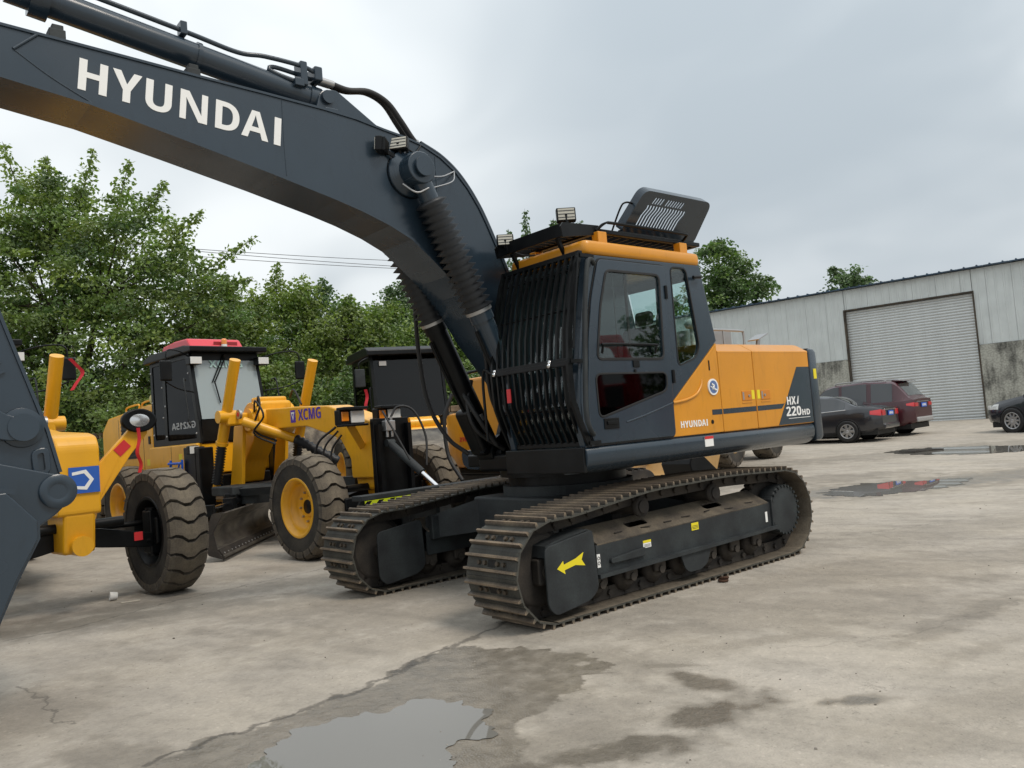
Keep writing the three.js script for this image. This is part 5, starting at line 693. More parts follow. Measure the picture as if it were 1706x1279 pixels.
// ================= small orange excavator behind =================
{
  const e = T('small_excavator', 'small orange excavator with vented tail behind the boom cylinders', 'excavator', .42, 0, -13.2, .62), O = mat.orange, K = mat.black;
  for (const s of [1, -1]) { M('crawler', [prism(rpoly([[1.45, .05, .3], [1.45, .68, .3], [-1.45, .68, .3], [-1.45, .05, .3]], .3, 6), s * .85 - .23, s * .85 + .23, .02), ...Array.from({ length: 20 }, (_, i) => bx(-1.3 + i * .13, -1.25 + i * .13, .66, .70, s * .85 - .23, s * .85 + .23))], mat.chain, e); }
  M('turntable', [bx(-.6, .6, .35, .62, -.65, .65, .05), cyl([0, .6, 0], [0, .85, 0], .45, .45, 28)], K, e);
  M('platform', bx(-1.3, 1.15, .82, .96, -1.15, 1.15, .05), K, e);
  const R = 1.5, arc = []; for (let i = 0; i <= 16; i++) { const a = -.75 + 1.5 * i / 16; arc.push([-R * Math.cos(a), R * Math.sin(a) * 1.08]); }
  const body = prism(rpoly([[.1, -1.14, .1], ...arc.map(p => [p[0], p[1], .02]), [.1, 1.14, .1]], .04), 0, .86, .07).rotateX(-Math.PI / 2).translate(0, .95, 0);
  const tail = M('tail', toCreasedNormals(clean(body), .7), O, e);
  const vm = share(bx(-.06, .06, -.035, .035, -.012, .012)); for (const [y, a] of [[1.30, .42], [1.39, .42], [1.48, .42]]) { const v = M('vent', vm, mat.blackGloss, tail); const q = -.36; v.position.set(-R * Math.cos(q) * 1.0, y, -R * Math.sin(q) * 1.08); v.rotation.y = Math.PI / 2 + q; }
  { const q = .02, g = text('210', .2, .07, .004); g.rotateY(-Math.PI / 2 - q * 0); g.translate(-R - .002, 1.36, -.12); M('lettering', g, mat.red, tail); }
  const cside = [[.1, .96], [1.15, .96], [1.2, 1.7], [.95, 2.62], [.0, 2.62], [-.1, 1.8]], w = rpoly([[.2, 1.6], [1.05, 1.6], [.85, 2.5], [.1, 2.5]], .06);
  const cab = M('cab', [prism(cside, -1.15, -1.11, .004, [w]), prism(cside, -.30, -.26, .004, [w]), bx(.0, .06, 1.8, 2.6, -1.15, -.26), bx(.0, 1.1, 2.56, 2.62, -1.15, -.26), bx(-.1, 0, .96, 1.8, -1.15, -.26), bar([1.18, 1.7, -1.13], [.95, 2.6, -1.13], .05, .05), bar([1.18, 1.7, -.28], [.95, 2.6, -.28], .05, .05)], K, e); M('cab_roof', bx(-.04, 1.05, 2.62, 2.72, -1.18, -.24, .03), O, cab); M('side_pane', prism(w, -1.135, -1.128), mat.glass, cab); M('side_pane', prism(w, -.285, -.278), mat.glass, cab);
  M('boom', [prism(rpoly([[.6, 1.2], [1.6, 2.4], [2.6, 2.9], [4.2, 2.5], [4.2, 2.35], [2.6, 2.6], [1.8, 2.1], [.9, 1.1]], .05), -.12, .12, .01), bx(.5, .95, .95, 1.35, -.2, .2, .02)], O, e); M('arm', prism(rpoly([[4.3, 2.7], [4.0, 2.5], [3.1, .9], [3.25, .85], [4.35, 2.3]], .04), -.1, .1, .01), O, e); M('bucket', [sheet([[3.2, .9], [3.05, .6], [3.15, .3], [3.5, .2], [3.8, .4]], .03, -.35, .35), prism([[3.2, .9], [3.05, .6], [3.15, .3], [3.5, .2], [3.8, .4]], .33, .36), prism([[3.2, .9], [3.05, .6], [3.15, .3], [3.5, .2], [3.8, .4]], -.36, -.33)], K, e);
}
// ================= wheel loader behind the big excavator =================
{
  const p = gnd(1205, 784), q = gnd(1285, 761);
  const lo = T('wheel_loader', 'dusty yellow wheel loader behind the orange engine doors', 'loader', 5.1, gy(-21), -21.05, -2.2), Y = mat.loader, lw = wheelParts(.72, .48, .36, 16, .10, .07);
  for (const wx of [1.45, -1.45]) for (const s of [1, -1]) addWheel(lo, lw, wx, .715, s * .92, s > 0 ? 0 : Math.PI, Y);
  M('chassis', [bx(-2.6, .1, .75, 1.15, -.45, .45, .03), bx(.3, 2.0, .65, 1.3, -.38, .38, .05), bx(1.3, 1.6, .5, .9, -.75, .75, .05), bx(-1.6, -1.3, .5, .9, -.75, .75, .05)], mat.tan, lo); M('engine_hood', bx(-2.9, -.7, 1.15, 2.0, -.7, .7, .1), Y, lo);
  const cab = M('cab', [bx(-.7, .5, 1.15, 1.6, -.65, .65, .03), bx(-.7, -.62, 1.6, 2.75, -.65, -.57), bx(-.7, -.62, 1.6, 2.75, .57, .65), bx(.42, .5, 1.6, 2.75, -.65, -.57), bx(.42, .5, 1.6, 2.75, .57, .65)], mat.black, lo); M('cab_roof', bx(-.8, .6, 2.75, 2.88, -.72, .72, .04), Y, cab); for (const s of [-1, 1]) M('side_pane', bx(-.62, .42, 1.6, 2.75, s * .60, s * .612), mat.glassDark, cab);
  for (const s of [-1, 1]) M('lift_arm', prism(rpoly([[.9, 1.7], [1.9, 1.2], [2.9, .45], [3.0, .3], [2.7, .3], [1.7, .95], [.8, 1.45]], .05), s * .5 - .05, s * .5 + .05, .01), Y, lo);
  M('loader_bucket', [sheet([[2.75, .95], [2.7, .4], [2.95, .08], [3.75, .05]], .03, -1.25, 1.25), prism([[2.75, .95], [2.7, .4], [2.95, .08], [3.75, .05], [3.2, .8]], 1.22, 1.25), prism([[2.75, .95], [2.7, .4], [2.95, .08], [3.75, .05], [3.2, .8]], -1.25, -1.22)], Y, lo);
}

// ================= cars =================
// local: x forward, wheels on y = 0, z to the right
function car(name, label, x, z, fwd, c) {
  const y0 = gy(z), o = T(name, label, 'car', x, y0, z, Math.atan2(-fwd[1], fwd[0]), 'cars parked by the shed');
  const lerp = (pts, x) => { for (let i = 0; i + 1 < pts.length; i++) if (x <= pts[i + 1][0]) { const [a, b] = [pts[i], pts[i + 1]], t = Math.max(0, (x - a[0]) / (b[0] - a[0])); const s = t * t * (3 - 2 * t); return a[1] + (b[1] - a[1]) * (c.lin ? t : .5 * t + .5 * s); } return pts[pts.length - 1][1]; };
  const W = c.w / 2, top = x => lerp(c.top, x), belt = x => lerp(c.belt, x), bot = x => lerp(c.bot, x), half = x => { const e = Math.min(x - c.x0, c.x1 - x); return W * (1 - .20 * Math.pow(Math.max(0, 1 - e / .55), 2.2)); };
  // rows of the cross section, k in 0..1 per row
  const sec = x => { const w = half(x), t = top(x), b = Math.min(belt(x), t - .02), m = bot(x), gh = cl((t - b - .03) / .25), ti = c.tumble; const wr = w * (1 - ti * gh) * (1 - .06 * (1 - gh)); return [[w * .86, m], [w * .965, m + .08], [w, m + (b - m) * .48], [w * .985, m + (b - m) * .8], [w * .95, b], [w * .95 * (1 - gh) + (w * .93 - (w * .93 - wr) * .0) * gh, b + .012], [wr, t - .055 * gh - .012], [wr * .88, t - .012], [wr * .45, t + .004], [0, t + .01]]; };
  const surf = (xs, r0, r1, off = 0, name, m, par, sides = [1, -1]) => { const pos = []; const P3 = (x, r, s) => { const q = sec(x), a = q[r]; return [x, a[1] + off * (r > 6 ? 1 : 0), s * (a[0] + off * (r <= 6 ? 1 : 0))]; }; for (const s of sides) for (let i = 0; i + 1 < xs.length; i++) for (let r = r0; r < r1; r++) { const q = [P3(xs[i], r, s), P3(xs[i + 1], r, s), P3(xs[i + 1], r + 1, s), P3(xs[i], r + 1, s)]; if (s < 0) q.reverse(); for (const k of [0, 1, 2, 0, 2, 3]) pos.push(...q[k]); } const g = new THREE.BufferGeometry(); g.setAttribute('position', new THREE.Float32BufferAttribute(pos, 3)); g.computeVertexNormals(); return par === null ? g : M(name, toCreasedNormals(g, .55), m, par); };
  const xs = []; for (let i = 0; i <= 60; i++) xs.push(c.x0 + (c.x1 - c.x0) * i / 60);
  // end caps
  const capG = x => { const q = sec(x), pos = [], cz = q.map(a => [a[0], a[1]]); const poly = [...cz, ...cz.slice(0, -1).reverse().map(a => [-a[0], a[1]])]; const g = new THREE.ShapeGeometry(shp(poly.map(a => [a[0], a[1]]))); g.rotateY(-Math.PI / 2); g.translate(x, 0, 0); return g; };
  const bodyG = surf(xs, 0, 9, 0, 0, 0, null);
  const under = bx(c.x0 + .15, c.x1 - .15, .18, .34, -W * .85, W * .85);
  const body = M('body', toCreasedNormals(merge([bodyG, capG(c.x0), capG(c.x1)]), .55), c.paint, o); M('underbody', under, mat.rubber, o);
  // glass: side windows between belt and roof edge, then front and rear screens
  for (const [a, b] of c.side) { const q = []; for (let i = 0; i <= 10; i++) q.push(a + (b - a) * i / 10); for (const s of [1, -1]) surf(q, 5, 6, .006, 'side_window', mat.glassCar, o, [s]); }
  for (const [a, b, n] of c.screens) { const q = []; for (let i = 0; i <= 10; i++) q.push(a + (b - a) * i / 10); surf(q, 7, 9, .008, n, mat.glassCar, o); }
  for (const [a, b] of c.trim || []) for (const s of [1, -1]) { const pts = []; for (let i = 0; i <= 6; i++) { const xx = a + (b - a) * i / 6; pts.push([xx, belt(xx) + .006, s * (half(xx) * .955)]); } M('chrome_strip', tube(pts, .012, 20, 5), mat.chrome, o); }
  // wheels
  const r = c.r, tg = share(latheZ([[r * .66, -.09], [r * .9, -.105], [r, -.08], [r, .08], [r * .9, .105], [r * .66, .09]], 0, 0, 0, 32)), rg = [latheZ([[r * .68, .085], [r * .66, .095], [r * .60, .09], [r * .58, .02]], 0, 0, 0, 30), latheZ([[.001, .075], [r * .16, .075], [r * .18, .04]], 0, 0, 0, 16)];
  for (let k = 0; k < c.spokes; k++) { const a = k / c.spokes * 2 * Math.PI; const g = prism([[r * .12, -.035], [r * .62, -.022 - .02 * (c.fat || 0)], [r * .62, .022 + .02 * (c.fat || 0)], [r * .12, .035]], .05, .08, .006); g.rotateZ(a); rg.push(g); } const rimG = share(rg), dk = share(latheZ([[.001, .0], [r * .6, .0]], 0, 0, 0, 24));
  for (const wx of [c.ax[0], c.ax[1]]) for (const s of [1, -1]) { const arch = M('wheel_arch', at(latheZ([[r * 1.14, -.12], [r * 1.14, .012], [r * 1.06, .02], [r * 1.06, -.12]], 0, 0, 0, 32).rotateY(s > 0 ? 0 : Math.PI), wx, r * 1.02, s * (W - .012)), mat.rubber, o); M('arch_lining', at(latheZ([[.001, 0], [r * 1.10, 0]], 0, 0, 0, 28), wx, r * 1.02, s * (W + .003)), mat.rubber, o); const t = M('wheel', tg, mat.rubber, o); t.position.set(wx, r, s * (W - .05)); t.rotation.y = s > 0 ? 0 : Math.PI; M('rim', rimG, P(.5, .5, .51, { metalness: .9, roughness: .3 }), t); M('brake_disc', dk, mat.black, t); }
  // lamps and plates follow the body skin
  const skin = (x, fy, s) => { const q = sec(x); for (let i = 0; i + 1 < q.length; i++) if (fy <= q[i + 1][1]) { const t = (fy - q[i][1]) / (q[i + 1][1] - q[i][1] || 1); return s * (q[i][0] + t * (q[i + 1][0] - q[i][0])); } return 0; };
  const patch = (xa, xb, ya, yb, s, off) => { const pos = [], N = 6; const pt = (i, j) => { const x = xa + (xb - xa) * i / N, y = ya(i / N) + (yb(i / N) - ya(i / N)) * j / 3; return [x + (x < c.x0 + .25 ? -off : 0), y, skin(x, y, s) + s * off]; }; for (let i = 0; i < N; i++) for (let j = 0; j < 3; j++) { const q = [pt(i, j), pt(i + 1, j), pt(i + 1, j + 1), pt(i, j + 1)]; if (s < 0) q.reverse(); for (const k of [0, 1, 2, 0, 2, 3]) pos.push(...q[k]); } const g = new THREE.BufferGeometry(); g.setAttribute('position', new THREE.Float32BufferAttribute(pos, 3)); g.computeVertexNormals(); return g; };
  for (const s of [1, -1]) { const [a, b, lo, hi] = c.tail; M('tail_lamp', [patch(a, b, t => lo + .05 * t, t => hi - .03 * t, s, .008), bx(c.x0 - .014, c.x0 + .03, lo, hi - .02, s * W * .50, s * W * .80, .01)], mat.tail, o); const [d, e, l2, h2] = c.head; M('head_lamp', [patch(d, e, t => l2, t => h2 - .03 * t, s, .008), bx(c.x1 - .06, c.x1 + .012, l2, h2 - .04, s * W * .52, s * W * .78, .01)], mat.lens, o); }
  const [ny, nz] = c.plate; M('number_plate', bx(c.x0 - .03, c.x0 - .01, ny - .07, ny + .07, -.22, .22), mat.numberBlue, o); M('plate_digits', text('A8K62', .34, .075, .003).rotateY(-Math.PI / 2).translate(c.x0 - .031, ny - .037, -.17), mat.white, o);
  M('rear_trim', bx(c.x0 - .018, c.x0 + .01, ny + .10, ny + .125, -.5, .5, .006), mat.chrome, o);
  M('bumper', bx(c.x0 - .05, c.x0 + .18, bot(c.x0), bot(c.x0) + .16, -W * .74, W * .74, .05), c.bump || c.paint, o); M('bumper', bx(c.x1 - .18, c.x1 + .03, bot(c.x1), bot(c.x1) + .16, -W * .74, W * .74, .05), c.bump || c.paint, o);
  for (const s of [1, -1]) M('door_mirror', bx(c.mir[0] - .08, c.mir[0] + .08, c.mir[1] - .06, c.mir[1] + .07, s * (W - .02), s * (W + .17), .04), c.paint, o);
  if (c.rails) for (const s of [1, -1]) M('roof_rail', tube([[c.rails[0], top(c.rails[0]) - .0, s * W * .66], [c.rails[0] + .12, top(c.rails[0] + .12) + .05, s * W * .68], [(c.rails[0] + c.rails[1]) / 2, top(0) + .055, s * W * .70], [c.rails[1] - .12, top(c.rails[1] - .12) + .05, s * W * .68], [c.rails[1], top(c.rails[1]), s * W * .66]], .018, 30), mat.zinc, o);
  if (c.spoiler) M('spoiler', prism(rpoly([[c.spoiler[0], c.spoiler[1]], [c.spoiler[0] + .35, c.spoiler[1] + .05], [c.spoiler[0] + .35, c.spoiler[1] - .01]], .01), -W * .62, W * .62, .008), c.paint, o);
  return o;
}
const along = [-.735, -.678];
const pS = gnd(1415, 738), pV = gnd(1503, 722), pR = gnd(1693, 720);
const nrm = [along[1], -along[0]]; // right hand side of a car heading along
// rear left wheel stands at the measured spot: centre = spot - x*fwd - z*right
const fromWheel = (p, f, wx, wz) => [p.x - f[0] * wx + f[1] * wz * -1 * -1 * 0 - (-f[1]) * wz, p.z - f[1] * wx - f[0] * wz];
{
  const c = { w: 1.80, x0: -2.36, x1: 2.36, tumble: .27, r: .325, ax: [-1.36, 1.36], spokes: 7, fat: 1, paint: P(.010, .011, .016, { roughness: .3, clearcoat: 1, clearcoatRoughness: .08 }),
    top: [[-2.36, .98], [-1.95, 1.05], [-1.72, 1.07], [-.95, 1.40], [-.3, 1.47], [.25, 1.44], [1.05, 1.02], [1.9, .86], [2.36, .68]], belt: [[-2.36, .92], [-1.6, .98], [0, .92], [1.2, .89], [2.36, .64]], bot: [[-2.36, .34], [-1.9, .24], [1.9, .2], [2.36, .3]],
    side: [[-1.28, -.50], [-.42, .50]], screens: [[-1.66, -.92, 'rear_window'], [.35, 1.02, 'windscreen']], trim: [[-1.35, .8]], tail: [-2.33, -2.05, .74, .93], head: [1.75, 2.3, .62, .8], plate: [.80], mir: [.72, 1.0] };
  const s = fromWheel(pS, along, -1.36, -.85); car('sedan_car', 'black saloon car with red tail lamp beside the excavator tail', s[0], s[1], along, c);
}
{
  const f = [-.70, -.714], c = { w: 1.86, x0: -2.35, x1: 2.35, tumble: .20, r: .36, ax: [-1.38, 1.38], spokes: 5, paint: P(.050, .006, .012, { roughness: .35, clearcoat: .7, clearcoatRoughness: .1 }), bump: P(.3, .3, .3, { roughness: .5 }), lin: 1,
    top: [[-2.35, 1.12], [-2.22, 1.16], [-1.85, 1.66], [-1.7, 1.74], [-.8, 1.80], [.2, 1.77], [.5, 1.70], [1.15, 1.16], [2.0, 1.02], [2.35, .82]], belt: [[-2.35, 1.08], [0, 1.06], [1.3, 1.02], [2.35, .78]], bot: [[-2.35, .38], [-1.9, .28], [1.9, .28], [2.35, .34]],
    side: [[-1.72, -1.05], [-.90, -.08], [.02, .75]], screens: [[-2.16, -1.86, 'rear_window'], [.55, 1.12, 'windscreen']], tail: [-2.33, -2.12, .88, 1.02], head: [1.8, 2.3, .76, .94], plate: [.92], mir: [.85, 1.12], rails: [-1.5, .2], spoiler: [-2.0, 1.73] };
  const s = fromWheel(pV, f, -1.38, .62); car('estate_car', 'dark maroon sport utility car in front of the shutter', s[0], s[1], f, c);
}
{
  const f = [-.36, -.93], l = Math.hypot(...f), g = [f[0] / l, f[1] / l], c = { w: 1.86, x0: -2.3, x1: 2.3, tumble: .2, r: .37, ax: [-1.35, 1.38], spokes: 10, paint: P(.010, .012, .018, { roughness: .28, clearcoat: 1, clearcoatRoughness: .08 }), lin: 1, bump: mat.rubber,
    top: [[-2.3, 1.1], [-1.9, 1.62], [-.8, 1.68], [.1, 1.66], [.45, 1.58], [1.1, 1.10], [1.9, .98], [2.3, .78]], belt: [[-2.3, 1.05], [0, 1.02], [1.2, .98], [2.3, .74]], bot: [[-2.3, .36], [1.9, .26], [2.3, .32]], side: [[-1.7, -.9], [-.8, .0], [.1, .7]], screens: [[-2.1, -1.9, 'rear_window'], [.55, 1.05, 'windscreen']], tail: [-2.28, -1.95, .8, .98], head: [1.82, 2.27, .72, .88], plate: [.7], mir: [.8, 1.06] };
  const s = fromWheel(pR, g, 1.38, -.85); car('crossover_car', 'black crossover car with pale multi spoke wheel by the stained wall', s[0], s[1], g, c);
}

// ================= trees =================
const leafMats = [[.145, .240, .030], [.090, .180, .026], [.200, .285, .036], [.060, .130, .028], [.100, .185, .055]].map(c => P(...c, { vertexColors: true, roughness: .75, transmission: .56, thickness: 0, side: THREE.DoubleSide }));
const barkMat = P(.085, .070, .055, { map: grimeTex, roughness: .95 });
function leavesGeo(list) { // list of [x,y,z,size,tone]
  const n = list.length, pos = new Float32Array(n * 18), col = new Float32Array(n * 18); const a = V(), b = V(), d = V(), t = V();
  for (let i = 0; i < n; i++) {
    const [x, y, z, s, k] = list[i]; a.set(rr(-1, 1), rr(-.9, .35), rr(-1, 1)).normalize(); t.set(rr(-1, 1), rr(-1, 1), rr(-1, 1)); b.crossVectors(a, t).normalize(); d.crossVectors(a, b).multiplyScalar(s * .12);
    const hx = s * .32, p0 = [x, y, z], p2 = [x + a.x * s, y + a.y * s, z + a.z * s], mx = x + a.x * s * .45, my = y + a.y * s * .45, mz = z + a.z * s * .45, p1 = [mx + b.x * hx + d.x, my + b.y * hx + d.y, mz + b.z * hx + d.z], p3 = [mx - b.x * hx + d.x, my - b.y * hx + d.y, mz - b.z * hx + d.z];
    pos.set([...p0, ...p1, ...p2, ...p0, ...p2, ...p3], i * 18); const c = [k, k, k * .92]; for (let q = 0; q < 6; q++) col.set(c, i * 18 + q * 3);
  }
  const g = new THREE.BufferGeometry(); g.setAttribute('position', new THREE.BufferAttribute(pos, 3)); g.setAttribute('color', new THREE.BufferAttribute(col, 3)); g.computeVertexNormals(); return g;
}
function tree(name, label, group, x, z, blobs, o) { // blobs: [dx, y, dz, rx, ry, rz, clumps]; o: {leaf, per, mats, trunk, shoots}
  const t = T(name, label, 'tree', x, gy(z), z, 0, group); const per = o.per || 46; const lists = o.mats.map(() => []); const limbs = [];
  const trunkTop = o.trunk[1]; const tb = V(0, -.2, 0), tt = V(rr(-.2, .2), trunkTop, rr(-.2, .2));
  limbs.push(cyl(tb, tt, o.trunk[0], o.trunk[0] * .6, 9));
  for (const [bxx, by, bz, rx, ry, rz, n] of blobs) {
    const hub = V(bxx * .6, by - ry * .35, bz * .6); limbs.push(cyl(tt, hub, o.trunk[0] * .5, o.trunk[0] * .3, 6)); let lastTips = [];
    for (let c = 0; c < n; c++) {
      const u = rr(-1, 1), ph = rr(0, 6.2832), q = Math.sqrt(1 - u * u), rad = Math.pow(rnd(), .30); const dx = q * Math.cos(ph), dz = q * Math.sin(ph); const lump = 1 + .22 * n3(dx * 1.7 + bxx, u * 1.7 + by, dz * 1.7 + bz);
      const cx = bxx + dx * rx * rad * lump, cy = by + u * ry * rad * lump, cz = bz + dz * rz * rad * lump; if (cy < .15) continue;
      const cr = (o.clump || .34) * rr(.5, 1.5), mi = (rnd() * rnd() * o.mats.length) | 0, tone = rr(.7, 1.3);
      if (c % 5 === 0) limbs.push(cyl(hub, V(cx, cy, cz), .03, .008, 4));
      for (let k = 0; k < per; k++) { const a = rr(0, 6.2832), e = rr(-1, 1), w = Math.sqrt(1 - e * e), R = cr * Math.pow(rnd(), .5); lists[mi].push([cx + Math.cos(a) * w * R * 1.25, cy + e * R * .62 - R * R * .3, cz + Math.sin(a) * w * R * 1.25, o.leaf * rr(.5, 1.3), tone * rr(.75, 1.25)]); }
    }
  }
  for (const [sx, sy, sz, ex, ey, ez] of o.shoots || []) { const n = 16; limbs.push(cyl([sx, sy, sz], [ex, ey, ez], .022, .006, 4)); for (let i = 0; i < n; i++) { const u = i / n, cx = sx + (ex - sx) * u, cy = sy + (ey - sy) * u, cz = sz + (ez - sz) * u, R = .34 * (1 - u * .75); for (let k = 0; k < 26 * (1 - u * .6); k++) lists[k % 2].push([cx + rr(-R, R), cy + rr(-R, R) * .7, cz + rr(-R, R), o.leaf * rr(.7, 1.3), rr(.8, 1.15)]); } }
  M('trunk', limbs, barkMat, t);
  lists.forEach((l, i) => { if (l.length) { const g = leavesGeo(l); const m = new THREE.Mesh(g, leafMats[o.mats[i]]); m.name = 'crown'; m.castShadow = m.receiveShadow = true; t.add(m); } });
  return t;
}
const px2 = (u, depth) => [(u - PW / 2) / F * depth, -depth];
const hgt = (u, v, depth) => { const d = ray(u, v); return EYE + d.y / Math.hypot(d.x, d.z) * depth * Math.hypot((u - PW / 2) / F, 1) ; };
const G1 = 'trees behind the boundary wall';
// the big tree at the left
tree('broadleaf_tree', 'tall bushy broadleaf tree behind the graders, with upright shoots', G1, -12.2, -22.4, [[-2.2, 3.0, 0, 3.2, 2.6, 2.0, 190], [1.2, 3.2, .6, 3.0, 2.6, 2.0, 200], [-1.0, 6.5, 0, 2.3, 2.3, 1.8, 185], [1.6, 6.6, .2, 2.0, 2.1, 1.6, 150], [3.3, 5.0, .2, 1.7, 1.8, 1.4, 100], [-3.6, 6.4, 0, 1.8, 2.0, 1.5, 110], [0.2, 1.2, 1.6, 3.4, 1.2, .8, 90], [3.4, 2.2, .8, 1.8, 1.8, 1.2, 80], [-.6, 8.5, 0, 1.3, 1.1, 1.0, 60]], { leaf: .128, per: 84, mats: [0, 2, 1, 3], trunk: [.24, 2.6], clump: .42, shoots: [[-1.2, 8.8, 0, -1.7, 10.6, 0], [-.4, 9.0, 0, -.5, 10.1, 0], [.4, 8.6, 0, .9, 10.2, 0], [1.4, 8.2, 0, 1.9, 9.8, 0], [2.0, 7.9, 0, 2.9, 9.1, 0], [-2.4, 8.1, 0, -3.0, 9.5, 0], [3.4, 6.2, 0, 5.4, 7.3, 0], [3.6, 5.8, 0, 5.2, 6.1, 0], [-4.0, 7.9, 0, -4.4, 9.0, 0], [3.4, 5.3, 0, 5.0, 5.2, 0], [2.8, 7.2, 0, 3.9, 8.2, 0]] });
tree('broadleaf_tree', 'dark bushy tree at the far end of the wall beyond the digging arm', G1, -17.6, -22.5, [[0, 3.2, 0, 2.6, 2.8, 2, 150], [1.2, 6.0, 0, 2.0, 2.0, 1.6, 110], [-1.5, 6.0, 0, 2.0, 1.8, 1.6, 90]], { leaf: .13, per: 70, mats: [1, 0, 3], trunk: [.2, 2.4], clump: .45 });
// row of smaller trees beyond the cabs: [u, depth, crown top v, half width m, material set]
const row = [
  [395, 25, 470, 1.9, [2, 0, 1], 'light green young tree beside the red roof unit'], [470, 27.5, 452, 1.7, [2, 0], 'tall light green tree with open top right of the red roof unit'], [540, 29, 475, 2.0, [4, 1, 3], 'grey green tree standing between the two black cabs'], [595, 25, 500, 1.9, [2, 0, 1], 'bright green bushy tree left of the roller cab'], [655, 29, 505, 2.2, [0, 1, 2], 'green bushy tree behind the roller cab roof'], [690, 33, 448, 1.6, [4, 3, 1], 'thin dark tree rising behind the far boom cylinder boot'], [735, 26, 520, 2.0, [0, 2, 1], 'bushy tree seen between the boom cylinders'], [800, 28, 520, 2.2, [1, 0, 3], 'leafy tree behind the small excavator cab'], [350, 27, 520, 2.0, [1, 0, 3], 'dark green bush beneath the big tree'],
];
for (const [u, d, v, w, ms, lab] of row) {
  const [x, z] = px2(u, d), H = hgt(u, v, d) - gy(z);
  tree('hedge_tree', lab, 'row of trees beyond the wall', x, z, [[0, H * .30, .3, w * 1.25, H * .30, 1.3, 120], [rr(-.3, .3), H * .60, 0, w, H * .28, 1.2, 100], [rr(-.4, .4), H * .84, 0, w * .62, H * .15, .9, 48], [w * .8, H * .5, .2, w * .7, H * .2, .9, 40], [-w * .8, H * .5, .2, w * .7, H * .2, .9, 40]], { leaf: .138, per: 70, mats: ms, trunk: [.13, H * .35], clump: .44, shoots: [[0, H * .88, 0, rr(-.3, .3), H * 1.04, 0], [w * .4, H * .8, 0, w * .55, H * .93, 0], [-w * .4, H * .78, 0, -w * .5, H * .92, 0]] });
}
// trees beyond the shed and above the cab roof
{ const d = 47, [x, z] = px2(1212, d), H = hgt(1212, 392, d) - gy(z); tree('poplar_tree', 'tall green tree between the cab and the shed roof', 'trees beyond the shed', x, z, [[0, H * .84, 0, 1.9, 1.7, 1.5, 80], [1.0, H * .70, 0, 2.0, 1.5, 1.4, 75], [-1.2, H * .62, 0, 2.2, 2.0, 1.4, 80], [2.4, H * .72, 0, .9, .7, .7, 22], [.3, H * .48, 0, 3, 2.2, 1.6, 90]], { leaf: .24, per: 40, mats: [1, 0, 3], trunk: [.2, H * .4], clump: .46 }); }
{ const d = 56, [x, z] = px2(1428, d), H = hgt(1428, 437, d) - gy(z); tree('poplar_tree', 'small round tree top above the blue shed roof edge', 'trees beyond the shed', x, z, [[-.3, H - 1.2, 0, 1.1, 1.2, 1, 46], [.8, H - 1.6, 0, .8, 1.1, .9, 30], [0, H * .6, 0, 1.6, 2.5, 1.3, 60]], { leaf: .26, per: 36, mats: [4, 3], trunk: [.16, H * .5], clump: .42 }); }
{ const d = 40, [x, z] = px2(908, d), H = hgt(905, 345, d) - gy(z); tree('slender_tree', 'slender tree whose thin tips show above the cab roof guard', 'trees beyond the shed', x, z, [[0, H * .66, 0, 1.8, 2.2, 1.2, 40], [2.2, H * .66, 0, 1.2, 1.6, 1, 30]], { leaf: .2, per: 30, mats: [3, 4], trunk: [.14, H * .5], clump: .4, shoots: [[-.4, H * .72, 0, -.3, H, 0], [-1.0, H * .7, 0, -1.2, H * .92, 0], [.9, H * .75, 0, 1.1, H * .95, 0], [2.2, H * .75, 0, 2.4, H * .93, 0], [1.7, H * .74, 0, 1.6, H * .90, 0]] }); }
// low growth along the foot of the trees
for (let i = 0; i < 12; i++) { const x = -13 + i * 1.25, z = -20.9 - .2 * i - rr(0, .6); tree('shrub', 'leafy shrub growing up behind the boundary wall', 'shrubs along the wall', x, z, [[0, 1.5, 0, 1.1, 1.5, .7, 60], [rr(-.4, .4), 2.7, 0, .8, .9, .6, 30]], { leaf: .13, per: 60, mats: [[0, 1, 3], [1, 3], [2, 0, 1]][i % 3], trunk: [.05, .8], clump: .38 }); }

// ================= out of frame to the right: what the cab glass mirrors =================
{
  const e = T('red_excavator', 'red crawler excavator with raised boom mirrored in the cab door glass', 'excavator', 25.5, 0, -7.0, -2.75), R = mat.redCab, K = mat.black;
  for (const s of [1, -1]) M('crawler', prism(rpoly([[2, .05, .4], [2, .85, .4], [-2, .85, .4], [-2, .05, .4]], .4, 6), s * 1.2 - .3, s * 1.2 + .3, .02), mat.chain, e);
  M('house', [bx(-2.6, .9, 1.0, 2.0, -1.3, 1.3, .12), cyl([0, .6, 0], [0, 1.05, 0], .7, .7, 28)], R, e); M('undercarriage', bx(-1, 1, .45, .8, -1, 1, .05), K, e);
  const cab = M('cab', bx(-.6, 1.1, 1.9, 2.9, -1.3, -.35, .1), R, e); M('cab_glass', [bx(1.1, 1.11, 2.0, 2.8, -1.22, -.43), bx(-.4, .95, 2.1, 2.75, -1.306, -1.3)], mat.glassCar, cab);
  M('boom', prism(rpoly([[.3, 1.6], [.9, 3.4], [2.2, 4.6], [4.6, 4.4], [4.6, 4.15], [2.5, 4.1], [1.5, 3.0], [.8, 1.6]], .15), -.16, .16, .02), R, e); M('arm', prism(rpoly([[5.0, 4.9], [4.4, 4.5], [3.9, 2.0], [4.1, 1.9], [4.9, 4.2]], .08), -.18, .18, .02), R, e); M('bucket', prism(rpoly([[3.9, 2.0], [3.5, 1.5], [3.7, .9], [4.3, .8], [4.6, 1.3], [4.2, 2.0]], .15), -.5, .5, .03), K, e);
}
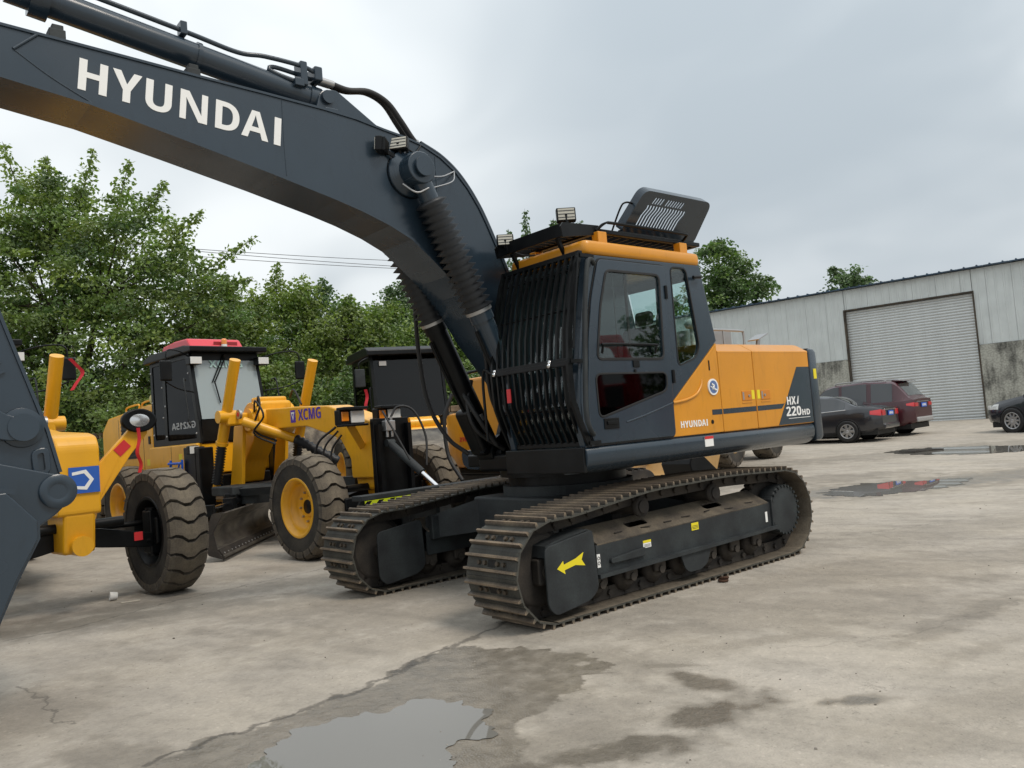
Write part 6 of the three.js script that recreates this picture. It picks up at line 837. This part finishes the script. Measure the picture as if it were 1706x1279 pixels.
for (const [x, z, w] of [[35, -16, 0], [34, -8.5, 1], [35.5, -1, 2], [33, 6, 0]]) tree('yard_tree', ['broad green tree beyond the red excavator bucket', 'dark green tree right behind the red excavator', 'light green tree beyond the red excavator tail'][w] + (z > 5 ? ', farther along' : ''), 'trees along the other side of the yard', x, z, [[0, 2.6, 0, 2.8, 2.6, 3.2, 90], [0, 5.4, 0, 2.2, 1.9, 2.4, 60]], { leaf: .26, per: 34, mats: [[0, 1], [1, 3], [2, 0]][w], trunk: [.2, 2.2], clump: .55 });

// ================= power lines =================
{ const d = 36; [[[300, 412], [700, 437]], [[300, 415], [700, 447]], [[300, 424], [700, 450]]].forEach(([a, b], i) => { const P0 = (u, v, dd) => { const r = ray(u, v); return V(r.x * dd / -r.z, EYE + r.y * dd / -r.z, -dd); }; const A0 = P0(...a, d), B0 = P0(...b, d + 8), ext = B0.clone().sub(A0); const s = A0.clone().addScaledVector(ext, -1.2), e = B0.clone().addScaledVector(ext, .9); const pts = []; for (let k = 0; k <= 20; k++) { const t = k / 20, q = s.clone().lerp(e, t); q.y -= .5 * (4 * t * (1 - t) - .9); pts.push(q); } tag(M('power_line', tube(pts, .014, 60, 5), mat.rubber), ['upper', 'middle', 'lowest'][i] + ' of the three thin power lines above the row of trees', 'power line', 'overhead power lines'); }); }

// ================= litter on the yard =================
{ const p = gnd(196, 999); const b = tag(M('paper_cup', lathe([[.001, 0], [.038, 0], [.044, .07], [.046, .075], [.04, .074], [.036, .006], [.001, .006]], 18).rotateZ(1.45).rotateY(.6).translate(p.x, .044, p.z), mat.white), 'small white cup lying on the concrete by the grader tyre', 'cup'); }
{ const p = gnd(218, 1003); tag(M('wood_scrap', bx(-.09, .09, 0, .012, -.015, .015, .004).rotateY(.4).translate(p.x, .002, p.z), P(.55, .5, .42, { roughness: .9 })), 'thin pale scrap of wood beside the white cup', 'scrap'); }
{ const p = gnd(1205, 969); tag(M('rusty_ring', [at(new THREE.TorusGeometry(.035, .013, 8, 18), p.x, .014, p.z, Math.PI / 2), at(new THREE.TorusGeometry(.032, .012, 8, 18), p.x + .01, .034, p.z, Math.PI / 2 - .25)], P(.10, .05, .03, { map: grimeTex, roughness: .95 })), 'rusty iron rings lying beside the crawler track', 'ring'); }
{ const p = gnd(1535, 751); const sl = T('drain_grate', 'dark iron drain grate set in the yard before the shed', 'grate', p.x, p.y + .004, p.z, .35); for (let i = 0; i < 9; i++) M('grate_bar', bx(-.42, .42, 0, .02, -.22 + i * .055, -.195 + i * .055), mat.chain, sl); M('grate_frame', [bx(-.46, -.42, 0, .022, -.25, .25), bx(.42, .46, 0, .022, -.25, .25)], mat.chain, sl); }
{ // loose grit
  const g = merge(new THREE.DodecahedronGeometry(1, 0)); const n = 420, im = new THREE.InstancedMesh(g, P(1, 1, 1, { roughness: .95 }), n), m4 = new THREE.Matrix4(), q = new THREE.Quaternion(), c = new THREE.Color();
  for (let i = 0; i < n; i++) { const z = -2.5 - Math.pow(rnd(), 1.4) * 16, x = rr(-.75, .75) * -z + rr(-1, 1), s = rr(.002, .006) * (rnd() < .05 ? 2 : 1); q.setFromEuler(new THREE.Euler(rr(0, 6), rr(0, 6), 0)); m4.compose(V(x, gy(z) + s * .5, z), q, V(s * rr(.8, 1.6), s * .7, s)); im.setMatrixAt(i, m4); const k = rr(.12, .34); im.setColorAt(i, c.setRGB(k, k * .9, k * .78)); }
  im.name = 'grit'; im.userData = { kind: 'stuff', label: 'loose grit and small stones scattered on the concrete', category: 'grit' }; im.castShadow = im.receiveShadow = true; scene.add(im);
}
renderer.render(scene, camera);
